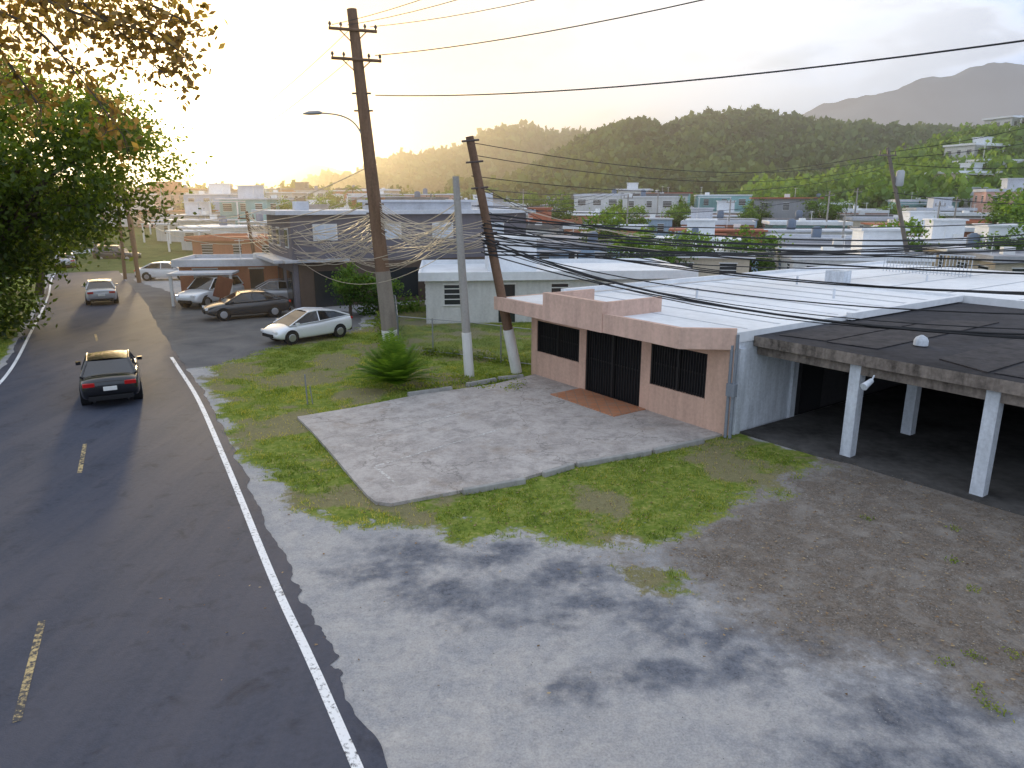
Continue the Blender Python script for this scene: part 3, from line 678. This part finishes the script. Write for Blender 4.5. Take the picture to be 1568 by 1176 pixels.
# ------------------------------------------------------------ big grey building
g0=Vector((-13.3,43.3,0)); GM=Matrix.Translation(g0)@Matrix(((.877,-.48,0),(.48,.877,0),(0,0,1))).to_4x4()
gb=empty('grey_two_storey_building',g0)
def gbx(name,b,mats,bv=0):
    o=b.obj(name,mats,None,bv); o.parent=gb; o.matrix_parent_inverse=Matrix.Translation(-g0)
GW=worn('grey_painted_wall',(.175,.165,.19),.25,.8); GW2=worn('brown_painted_wall',(.13,.095,.075),.3,.8)
b=MB(); b.box2((0,0,-.1),(16.3,7.5,5.6),0,GM); gbx('walls',b,[GW],.02)
b=MB(); b.box2((.3,-.05,-.1),(16.2,-.003,2.7),0,GM); gbx('lower_wall',b,[GW2])
b=MB(); b.box2((-.9,-.5,5.602),(16.8,8,5.85),0,GM); b.box2((-.6,-.75,2.8),(3.3,-.06,2.95),0,GM); b.box2((-1.1,0.05,2.75),(-.003,7.4,2.95),0,GM); gbx('roof_and_canopy',b,[ROOFS[2]],.01)
b=MB(); b.box2((6.5,2,5.852),(13,6.5,6.35),0,GM); b.box2((6.2,1.7,6.352),(13.3,6.8,6.5),0,GM)
b.box2((1,3,5.852),(1.9,3.7,6.4),0,GM); b.tube([GM@Vector((14.6,3,5.85)),GM@Vector((14.6,3,7.0))],.55,14); gbx('roof_structures',b,[ROOFS[2]],.01)
b=MB()
for k in (2.07,6.24,9.9,13.75):
    b.box2((k-.75,-.05,4.05),(k+.75,-.003,5.05),1,GM); b.box2((k-.66,-.07,4.14),(k-.03,-.052,4.96),2,GM); b.box2((k+.03,-.07,4.14),(k+.66,-.052,4.96),2,GM)
for k in (1.2,3.8,6.2):
    b.box2((-.05,k-.5,3.6),(-.003,k+.5,4.8),1,GM); b.box2((-.07,k-.42,3.7),(-.052,k+.42,4.7),0,GM); b.box2((-.05,k-.7,0),(-.003,k+.7,2.2),0,GM)
for k in (2.2,7,12): b.box2((k-1.0,-.09,.3 if k>3 else 0),(k+1.0,-.052,2.2),0,GM)
t=NT('bright_window'); nn=t.noise(3,3,.5,t.pos()); t.bsdf(t.mix(nn,(.45,.5,.58),(.7,.74,.8)),.35,0,.5); BW=t.m
gbx('windows',b,[GLASS,TRIM,BW])
# ------------------------------------------------------------ cars
def paintm(name,c,ro=.25): 
    t=NT(name); p=t.bsdf(c,ro,.25,.5); p.inputs['Coat Weight'].default_value=.7; p.inputs['Coat Roughness'].default_value=.08; return t.m
CP=dict(black=paintm('car_paint_black',(.012,.012,.014)),white=paintm('car_paint_white',(.76,.78,.80),.35),silver=paintm('car_paint_silver',(.42,.43,.45)),dark=paintm('car_paint_charcoal',(.035,.037,.042)))
RUB=plain('tyre_rubber',(.015,.015,.015),.9); HUB=plain('alloy_wheel',(.45,.45,.47),.35,.8); CG=plain('car_glass',(.012,.014,.017),.06,0,.8)
TL=plain('tail_light',(.4,.01,.01),.2); HL=plain('head_light',(.75,.76,.78),.15); PL=plain('number_plate',(.7,.7,.66))
def boxv(c,s):
    x,y,z=[a/2 for a in s]; v=[(c[0]+i*x,c[1]+j*y,c[2]+k*z) for i in(-1,1) for j in(-1,1) for k in(-1,1)]
    return v,[(0,1,3,2),(4,6,7,5),(0,4,5,1),(2,3,7,6),(0,2,6,4),(1,5,7,3)]
def car(name,x,y,head,paint,kind='sedan',sc_=1):
    e=empty(name,(x,y,.01),head); e.scale=(sc_,sc_,sc_)
    if kind=='sedan': bt=[(-2.3,.55,.80,.70),(-2.24,.34,.96,.80),(-2.0,.24,1.02,.87),(-1.5,.2,1.03,.91),(-.9,.2,.99,.92),(0,.19,.97,.92),(.8,.19,.96,.92),(1.3,.2,.92,.91),(1.8,.22,.84,.88),(2.15,.28,.74,.80),(2.3,.42,.62,.66)]; gh=[(-1.75,1.0,.80),(-1.0,1.38,.62),(-.2,1.44,.64),(.35,1.40,.63),(1.25,.93,.82)]
    elif kind=='hatch': bt=[(-2.2,.5,.9,.72),(-2.15,.32,1.08,.80),(-1.9,.22,1.12,.86),(-1.4,.2,1.08,.88),(-.8,.2,1.02,.89),(0,.19,.98,.89),(.8,.19,.96,.89),(1.3,.2,.93,.88),(1.8,.22,.84,.85),(2.1,.28,.72,.76),(2.22,.42,.60,.62)]; gh=[(-2.02,1.08,.76),(-1.2,1.38,.62),(-.2,1.5,.63),(.3,1.45,.62),(1.45,.9,.80)]
    else: bt=[(-2.25,.55,1.0,.78),(-2.2,.38,1.14,.86),(-1.9,.3,1.16,.91),(-1.4,.28,1.14,.93),(-.8,.27,1.12,.93),(0,.26,1.1,.93),(.8,.26,1.08,.93),(1.3,.27,1.06,.92),(1.8,.3,1.0,.9),(2.15,.36,.88,.84),(2.28,.5,.76,.7)]; gh=[(-2.12,1.14,.82),(-1.8,1.66,.68),(-.2,1.75,.70),(.35,1.70,.69),(1.05,1.08,.84)]
    b=MB(); V=[];k=0
    for (px,zb,zt,hw) in bt:
        m=(zb+zt)/2; pr=[(hw*.82,zb),(hw*.97,zb+.07),(hw,m-.05),(hw*.985,zt-.16),(hw*.9,zt-.03),(hw*.5,zt+.012),(0,zt+.02)]
        sec=[(px,-a,z) for a,z in pr]+[(px,a,z) for a,z in pr[-2::-1]]; V+=sec; k=len(sec)
    n=len(bt); F=[(i*k+j,i*k+(j+1)%k,(i+1)*k+(j+1)%k,(i+1)*k+j) for i in range(n-1) for j in range(k)]
    F+=[tuple(range(k)),tuple(range((n-1)*k,n*k))[::-1]]
    b.add(V,F,0,True); body=b.obj('body',[CP[paint]],e); sb=body.modifiers.new('s','SUBSURF'); sb.levels=1; sb.render_levels=2
    b=MB()
    P=lambda px,z,hw,s:(px,s*hw,z)
    zb=.9 if kind!='suv' else 1.02
    r,rt,mid,ft,fr=gh; pts={}
    for s in(-1,1):
        pts[s]=[P(*r,s),P(*rt,s),P(*mid,s),P(*ft,s),P(*fr,s),P(mid[0],r[1]*.5+fr[1]*.5-.01,.84 if kind!='suv' else .88,s)]
    for s in(-1,1): 
        q=pts[s]; b.add(q,[(0,1,2,5),(5,2,3,4)],1)
    a,c=pts[-1],pts[1]
    b.add([a[0],c[0],c[1],a[1]],[(0,1,2,3)],1); b.add([a[4],c[4],c[3],a[3]],[(0,1,2,3)],1)
    rv=[];
    for i in(1,2,3):
        for tt in(-1,-.6,0,.6,1): rv.append((a[i][0],c[i][1]*tt,a[i][2]+.045*(1-tt*tt)+.004))
    b.add(rv,[(i*5+j,i*5+j+1,(i+1)*5+j+1,(i+1)*5+j) for i in range(2) for j in range(4)],0,True)
    b.obj('greenhouse',[CP[paint],CG],e)
    b=MB()
    for s in(-1,1):
        q=[Vector(v)+Vector((0,s*.006,0)) for v in pts[s]]
        for i,j,rr in ((0,1,.045),(3,4,.03),(1,2,.035),(2,3,.035),(5,2,.03)): b.tube([q[i],q[j]],rr,6)
        b.tube([q[0],q[5],q[4]],.02,6)
        mx=fr[0]-.35; b.add(*boxv((mx,s*.98,zb+.08),(.14,.16,.12)))
    b.obj('pillars_mirrors',[CP[paint]],e)
    b=MB(); wr=.32 if kind!='suv' else .36; hwid=.92 if kind!='hatch' else .89
    for wx in(-1.35,1.38):
        for s in(-1,1):
            b.tube([(wx,s*(hwid-.22),wr),(wx,s*(hwid-.2),wr),(wx,s*(hwid-.03),wr),(wx,s*(hwid+.0),wr)],[wr*.8,wr,wr,wr*.88],20,0)
            b.tube([(wx,s*(hwid+.001),wr),(wx,s*(hwid+.012),wr)],[wr*.62,wr*.55],10,1)
            b.tube([(wx,s*(hwid-.3),wr+.02),(wx,s*(hwid-.012),wr+.02)],wr*1.16,20,2)
    b.obj('wheels',[RUB,HUB,DARK],e)
    b=MB(); rx=bt[0][0]; zt=bt[0][2]; fx=bt[-1][0]
    for s in(-1,1):
        b.add(*boxv((rx+.04,s*.6,zt+.02),(.12,.34,.13)),0); b.add(*boxv((fx-.09,s*.58,bt[-1][2]+.03),(.14,.3,.12)),1)
    b.add(*boxv((rx-.02,0,zt-.13 if kind!='suv' else .8),(.03,.4,.14)),2); b.add(*boxv((rx+.02,0,.36),(.1,1.3,.14)),3)
    b.add(*boxv((fx-.01,0,.45),(.08,1.0,.16)),3)
    for s in(-.5,.5): b.tube([(rx-.03,s,.27),(rx+.15,s,.27)],.035,8,3)
    b.obj('lights_plate',[TL,HL,PL,DARK],e,.015)
    return e
hd=math.atan2(.877,-.48)
car('black_sedan',-13.7,23.4,hd,'black',sc_=.96); car('silver_sedan',-27.0,46.4,math.atan2(.86,-.5),'silver')
car('white_hatchback',-9.75,33.3,math.atan2(-.72,-.69),'white','hatch',.93)
car('dark_sedan',-15.1,40.0,math.atan2(-.5,-.86),'dark'); car('white_suv',-19.2,45.0,math.atan2(-.9,-.3),'white','suv')
car('silver_sedan',-15.4,46.0,math.atan2(-.3,-.95),'silver'); car('white_sedan',-29.3,60.3,math.atan2(.2,1),'white')
car('silver_sedan',-44.6,71.3,math.atan2(.85,-.53),'silver'); car('dark_suv',-43.6,79,0.1,'dark','suv'); car('white_suv',-49,84,0.3,'white','suv')
b=MB(); M=Matrix.Translation((-17.4,42.6,1.35))@Matrix.Rotation(.35,4,'Y')@Matrix.Rotation(.4,4,'Z'); b.box((0,0,0),(.9,.08,1.3),0,M); b.box((0,0,-.9),(.08,.08,1.2),0,M); b.obj('leaning_sign_board',[worn('rusty_board',(.22,.08,.05),.4,2)],bevel=.02)
# ------------------------------------------------------------ poles
WOOD=worn('pole_wood',(.19,.115,.075),.45,1.2,.9,.8); CPOLE=worn('pole_concrete',(.36,.34,.31),.3,1.5); WSL=worn('white_sleeve',(.72,.71,.68),.25,3)
INS=plain('insulator',(.08,.06,.055),.3); STEEL=plain('galvanised_steel',(.3,.31,.32),.45,.6)
def vl(p,q,t): return Vector(p).lerp(Vector(q),t)
def ch(name,b,mats,e,bv=0):
    o=b.obj(name,mats,None,bv); o.parent=e; o.matrix_parent_inverse=Matrix.Translation(-Vector(e.location)); return o
e=empty('utility_pole',(-5.7,32.7,0))
P0=(-5.7,32.7,-.1);P1=(-6.75,32.7,14.2)
b=MB(); b.tube([vl(P0,P1,t) for t in(0,.25,.5,.75,1)],[.37,.33,.29,.25,.21],16); ch('shaft',b,[WOOD],e)
b=MB(); b.tube([vl(P0,P1,.04),vl(P0,P1,.235)],[.375,.345],16); ch('concrete_jacket',b,[worn('pole_jacket',(.27,.23,.19),.35,1.5)],e)
b=MB(); b.tube([vl(P0,P1,.01),vl(P0,P1,.045)],[.39,.385],16); ch('painted_base',b,[WSL],e)
b=MB(); I=MB()
ad=Vector((.94,.34,0))
for z,ln in((13.35,1.0),(12.2,1.05)):
    c=vl(P0,P1,z/14.2); c.z=z; off=Vector((.0,-.26,0))
    b.tube([c+off-ad*ln,c+off+ad*ln],.065,6); b.tube([c+off-ad*ln*.6,c+Vector((0,-.2,-.55))],.025,5); b.tube([c+off+ad*ln*.6,c+Vector((0,-.2,-.55))],.025,5)
    for k in(-.95,-.5,.5,.95):
        p=c+off+ad*ln*k; I.tube([p,p+Vector((0,0,.1)),p+Vector((0,0,.14)),p+Vector((0,0,.2)),p+Vector((0,0,.26))],[.03,.03,.07,.06,.03],8)
for z in(10.9,10.2,6.3,5.9,5.5,5.1):
    c=vl(P0,P1,z/14.2); I.tube([c+Vector((-.4,-.1,0)),c+Vector((.42,-.1,0))],.04,6)
ch('crossarms',b,[WOOD],e); ch('insulators',I,[INS],e)
e=empty('street_lamp',(-6.3,32.7,8.7)); b=MB()
s=spline([(-6.35,32.6,8.75),(-6.8,32.5,9.6),(-7.4,32.4,9.95),(-8.3,32.2,10.05)],6); b.tube(s,.035,7)
ch('arm',b,[STEEL],e); b=MB(); b.tube([(-8.15,32.2,10.04),(-8.3,32.2,10.05),(-8.7,32.1,10.02),(-8.95,32.1,9.99)],[.05,.09,.09,.03],10); ch('lamp_head',b,[STEEL],e,.0)
e=empty('leaning_utility_pole',(.2,26.4,0)); P0=(.2,26.4,-.1);P1=(-1.45,25.4,8.5)
b=MB(); b.tube([vl(P0,P1,t) for t in(0,.3,.6,1)],[.2,.18,.165,.14],12); ch('shaft',b,[WOOD],e)
b=MB(); b.tube([vl(P0,P1,.01),vl(P0,P1,.21)],[.215,.205],12); ch('painted_base',b,[WSL],e)
b=MB()
for t_ in(.98,.9,.8,.62,.58): c=vl(P0,P1,t_); b.tube([c+Vector((-.3,-.12,0)),c+Vector((.3,-.12,.05))],.035,6)
ch('brackets',b,[INS],e)
e=empty('concrete_utility_pole',(-1.6,25.8,0)); P0=(-1.6,25.8,-.1);P1=(-1.98,25.8,7.2)
b=MB(); b.tube([vl(P0,P1,t) for t in(0,.5,1)],[.17,.15,.115],12); ch('shaft',b,[CPOLE],e)
b=MB(); b.tube([vl(P0,P1,.01),vl(P0,P1,.24)],[.19,.18],12); ch('painted_base',b,[WSL],e)
def pole(x,y,h,r=.16,dx=0,tf=False,arm=True,z0=None,mat=None):
    z0=float(ground(x,y)) if z0 is None else z0
    e=empty('utility_pole',(x,y,z0)); b=MB(); b.tube([(x,y,z0-.2),(x+dx*.5,y,z0+h*.5),(x+dx,y,z0+h)],[r*1.2,r,r*.8],10)
    if arm: b.tube([(x+dx-.6,y-.15,z0+h-.5),(x+dx+.6,y-.15,z0+h-.5)],.05,6)
    ch('shaft',b,[mat or WOOD],e)
    b=MB(); 
    for k in(-.5,0,.5): b.tube([(x+dx+k,y-.15,z0+h-.45),(x+dx+k,y-.15,z0+h-.2)],.04,6)
    ch('fittings',b,[INS],e)
    if tf:
        b=MB(); f=(h-1.9)/h; xx=x+dx*f+.42
        b.tube([(xx,y-.1,z0+h-2.5),(xx,y-.1,z0+h-2.4),(xx,y-.1,z0+h-1.55),(xx,y-.1,z0+h-1.45)],[.2,.27,.27,.16],12)
        b.tube([(x+dx*f,y,z0+h-1.9),(xx,y-.05,z0+h-1.9)],.05,6); ch('transformer',b,[plain('transformer_grey',(.42,.43,.44),.5)],e)
pole(28.6,50,9.9,.14,-3.3,True,z0=0,mat=worn('grey_wood_pole',(.2,.17,.14),.4,2)); pole(15.3,11.2,14,.25); pole(-18.7,52.5,5.8,.13,-.5); pole(-30.5,58,8,.15,-.3); pole(-33,60.5,7.5,.13,.3); pole(-52,92,9); pole(-41,78,8)
for x,y,h in [(14,88,7),(40,92,7),(52,110,7),(24,120,7),(-10,90,7),(70,100,7),(2,130,7),(-60,125,8),(34,74,5.5),(47,80,6),(58,95,6),(30,100,6)]: pole(x,y,h,.11,mat=CPOLE)
# ------------------------------------------------------------ wires
WB=MB();WL=MB()
def wire(p,q,sag,r=.012,B=None,n=18):
    B=WB if B is None else B; p=Vector(p);q=Vector(q)
    B.tube([p.lerp(q,k/n)+Vector((0,0,-4*sag*(k/n)*(1-k/n))) for k in range(n+1)],r,5,cap=False)
U=random.uniform
wire((-5.8,32.4,12.35),(14.6,11.8,12.2),.6,.018)
wire((-6.0,32.6,13.5),(15.0,11.4,13.8),.9,.013); wire((-6.9,32.3,13.5),(12.5,11.,14.5),.9,.013); wire((-7.5,32.2,13.5),(11,9.5,14.5),.9,.013)
wire((-5.9,32.6,10.8),(15.0,11.6,9.7),.55,.022)
for z0,z1,sg,r in [(5.6,5.3,.35,.02),(5.45,5.1,.45,.022),(5.1,4.3,1.25,.024),(5.0,4.1,1.1,.03),(4.9,4.6,.9,.018),(5.3,4.9,.75,.018),(4.6,3.9,.8,.022),(5.2,4.7,.55,.018),(4.8,4.3,1.0,.014),(5.7,5.0,.95,.014),(5.0,4.5,1.4,.014)]:
    wire((-1.0+U(-.1,.1),25.6,z0),(15,11.4,z1),sg,r)
    wire((-1.0,25.6,z0),(-5.9,32.5,z0+.6),.35+random.random()*.5,.014,WL)
for k in range(12):
    wire((-1.0+U(-.1,.1),25.6,4.5+k*.13),(U(36,40),U(37,41),U(4.2,6.6)),U(.5,1.4),U(.018,.034))
for k in range(7): wire((-1.2,25.6,U(5,7)),(U(6,22),U(40,52),U(3,4.4)),U(.3,.9),.012,WL if k%2 else WB)
for k in range(17):
    z=U(4.6,6.4); wire((-6.0,32.7,z),(-19.1+U(-.3,.3),52.5,U(4.0,5.5)),U(.4,2.2),.018,WL)
for k in range(16):
    wire((-1.9,25.8,U(4.4,6.2)),(U(-13.4,-8.0),43.2+U(0,.2),U(3.0,5.2)),U(.3,1.7),.014,WL)
for k in range(9): wire((-6.0,32.7,U(4.8,6.2)),(U(-13.3,-11),43.3,U(3,5)),U(.3,1.4),.016,WL)
for k in range(10): wire((-6.0,32.7,U(5,6.3)),(-1.9,25.8,U(4.6,6.4)),U(.15,1.2),.016,WL)
for k in range(8): wire((-6.0,32.7,U(5,6)),(U(-6,12),U(45,56),U(4,5.6)),U(.3,1.0),.012,WL)
for k in range(6): wire((-6.2,32.7,U(5.5,8)),(-30.8,58,U(5,7.6)),U(.6,2.4),.02,WL)
wire((-7,32.7,12.2),(-31,58,7.5),1.2,.014,WL); wire((-6.9,32.7,13.4),(-31,58,7.9),1.2,.014,WL); wire((-31,58,7.5),(-52,92,8.5),1,.02); wire((-18.9,52.5,5.5),(-31,58,6),.4,.015)
for z,zz in [(8.3,9.3),(7.9,8.8),(7.2,8.6),(6.2,7.8)]: wire((-1.4,25.4,z),(25.3,50,zz),1.0,.014)
wire((25.3,50,9.6),(42,48,13.5),.5,.02); wire((25.4,50,9.2),(42,46,12),.5,.02); wire((25.4,50,8.9),(42,44,9.5),.7,.02); wire((26,50,7),(42,44,6.8),.7,.025); wire((25.3,50,9.5),(14,88,9.2),.6,.02)
for k in range(4): wire((-1.3,25.5,6.8-k*.3),(14,88,9-k*.2),.8,.016)
WB.obj('power_lines',[plain('cable_black',(.018,.018,.02),.6)]); WL.obj('telephone_lines',[plain('cable_backlit',(.52,.44,.34),.35)])  # pale telephone cable colour stands in for sun backlight
# ------------------------------------------------------------ fence
def fence(pts,h=1.5,name='chain_link_fence'):
    b=MB()
    for (x0,y0),(x1,y1) in zip(pts,pts[1:]):
        d=Vector((x1-x0,y1-y0,0)); L_=d.length; d/=L_; n=int(L_/2)+1
        for i in range(n+1):
            p=Vector((x0,y0,0))+d*L_*i/n; b.tube([p+Vector((0,0,-.1)),p+Vector((0,0,h+.05))],.03,6)
        for z in(h,.1): b.tube([(x0,y0,z),(x1,y1,z)],.018,5)
        s=.13; m=int(L_/s)
        for i in range(-int(h/s),m):
            for sg in(1,-1):
                a0=i*s; a1=a0+h-.1; za=.1
                c0=max(a0,0); c1=min(a1,L_)
                if c1<=c0: continue
                z0=za+(c0-a0); z1=za+(c1-a0)
                if sg<0: z0,z1=h+.1-z0,h+.1-z1
                p=Vector((x0,y0,0)); b.tube([p+d*c0+Vector((0,0,z0)),p+d*c1+Vector((0,0,z1))],.004,3,cap=False)
    b.obj(name,[STEEL])
fence([(.9,27.2),(-1.8,29.0),(-5.0,30.6)]); fence([(-5.0,30.6),(-6.2,37.5),(-7.6,41)]); 
# ------------------------------------------------------------ bush
def bush(x,y,h,n,seed):
    rs=np.random.RandomState(seed); V=[];F=[];v=[]
    for i in range(n):
        a=rs.rand()*6.28; el=math.radians(rs.uniform(18,88)); ln=h*rs.uniform(.75,1.1)
        for k in range(24):
            t_=(k+1)/24; r=ln*t_; dr=.35*ln*t_*t_*math.cos(el)
            c=np.array([math.cos(a)*math.cos(el)*r,math.sin(a)*math.cos(el)*r,math.sin(el)*r-dr+.1])
            sd=np.array([-math.sin(a),math.cos(a),0]); L_=.30*(1-abs(t_-.45)*1.2)*h/1.7+.03
            fw=np.array([math.cos(a)*math.cos(el),math.sin(a)*math.cos(el),math.sin(el)])
            for s in(-1,1):
                tip=c+sd*s*L_+fw*L_*.5+np.array([0,0,-.04]); o=len(V); V+=[c-fw*.018,c+fw*.018,tip]; F.append((o,o+1,o+2)); q=min(1,max(0,.1+.35*rs.rand()+.4*t_)); v+=[q]*3
    V=np.array(V)+np.array([x,y,0]); npmesh('palm_bush',V,F,LB,dict(var=v))
bush(-4.1,24.2,1.9,135,1)
def shrub(name,pts,rad,h,leaf,N,seed,mat=LG):
    rs=np.random.RandomState(seed); P=[];v=[]
    for x,y in pts:
        n=N; q=rs.normal(size=(n,3))*np.array([rad,rad,h*.45])*.6; q[:,2]=abs(q[:,2]); P.append(q+np.array([x,y,0])); v.append(np.clip(.35+q[:,2]/h*.4+rs.normal(size=n)*.15+rs.normal()*.1,0,1))
    P=np.concatenate(P); V,F=leafverts(P,leaf,rs,.45); npmesh(name,V,F,mat,dict(var=np.repeat(np.concatenate(v),4)))
shrub('hedge',[(.6-i*.55+U(-.3,.3),27.6+i*.32+U(-.3,.3)) for i in range(9)],.45,.6,.12,150,3)
shrub('hedge',[(-5.4-.2*i,31.5+i*.9) for i in range(9)],.5,.9,.16,170,4)
shrub('hedge',[(-8.5+.8*i,41.0+.42*i) for i in range(4)],.6,1.6,.2,260,5,LB)
shrub('weeds',[(-2.6+U(-1.6,3),24.6+U(-1,1.2)) for i in range(30)],.28,.2,.1,40,6,GB)
shrub('weeds',[(U(5.5,9),U(12,17)) for i in range(6)]+[(U(5,9),U(6,10)) for i in range(6)]+[(U(7.5,9),U(8,12)) for i in range(5)],.12,.05,.045,45,7,GB)
b=MB(); b.tube([(-6.6,21.9,0),(-6.62,21.9,1.0)],.025,6); b.tube([(-6.45,21.95,0),(-6.5,21.95,.6)],.02,6); b.obj('marker_post',[STEEL])
# ------------------------------------------------------------ grass blades
def blades():
    rs=np.random.RandomState(9); n=700000
    x=rs.uniform(-30,12,n); y=rs.uniform(10,44,n)
    g,d,a,s,br=masks(x,y); pd=sdf(x,y,padpoly); rp=sdf(x,y,roadpoly)
    pl=np.stack([x-5.9,y-18.7],1)@np.array([[-.575,.818],[.818,.575]])
    keep=(g>.25+.55*rs.rand(n))&(rs.rand(n)>br*.92)&(pd<-.02)&(rp<-.25)&~((pl[:,1]>-.0)&(pl[:,0]<9.1))
    keep&=(vnoise(x/.35,y/.35,77,2)>.3+.25*rs.rand(n))
    x=x[keep];y=y[keep]; br=br[keep]; n=len(x); a=rs.rand(n)*6.28; h=.02+.06*rs.rand(n)*(.4+vnoise(x/2,y/2,4,3)); w_=.011
    P=np.stack([x,y,np.full(n,-.04)],1); sd=np.stack([np.cos(a),np.sin(a),0*a],1)*w_
    ln=rs.normal(size=(n,3))*.035; ln[:,2]=h+.03
    V=np.stack([P-sd,P+sd,P+ln],1).reshape(-1,3); v=np.clip(.48+rs.normal(size=n)*.22+(vnoise(x/1.0,y/1.0,14,5)-.5)*1.5+br*.4,0,1)
    npmesh('grass',V,np.arange(3*n).reshape(-1,3),GB,dict(var=np.repeat(v,3)))
blades()
def litter(name,N,box,size,mat,flt,seed):
    rs=np.random.RandomState(seed); x=rs.uniform(box[0],box[1],N); y=rs.uniform(box[2],box[3],N); k=flt(x,y,rs); x=x[k];y=y[k]; n=len(x)
    C=np.stack([x,y,np.full(n,.008)],1); V,F=leafverts(C,size,rs,.6); V=V.reshape(n,4,3); V[:,:,2]=np.abs(V[:,:,2]-.008)*.35+.004; npmesh(name,V.reshape(-1,3),F,mat,dict(var=np.repeat(rs.rand(n),4)))
LD=leafmat('dry_leaves',(.08,.05,.03),(.24,.15,.08),(.40,.31,.18),.1)
litter('fallen_leaves',16000,(-6,14,8,20),.06,LD,lambda x,y,rs:(rs.rand(len(x))<np.maximum(masks(x,y)[1]*.7,masks(x,y)[0]*.6+.03)*.8)&(sdf(x,y,padpoly)<0),3)
GV=leafmat('gravel_stones',(.10,.10,.10),(.20,.19,.18),(.40,.39,.37),0.0)
litter('gravel',30000,(-4,16,5,17),.028,GV,lambda x,y,rs:(rs.rand(len(x))<masks(x,y)[1]*.8+.1)&(sdf(x,y,padpoly)<0)&(sdf(x,y,roadpoly)<-.4),4)
print('houses',cnt)
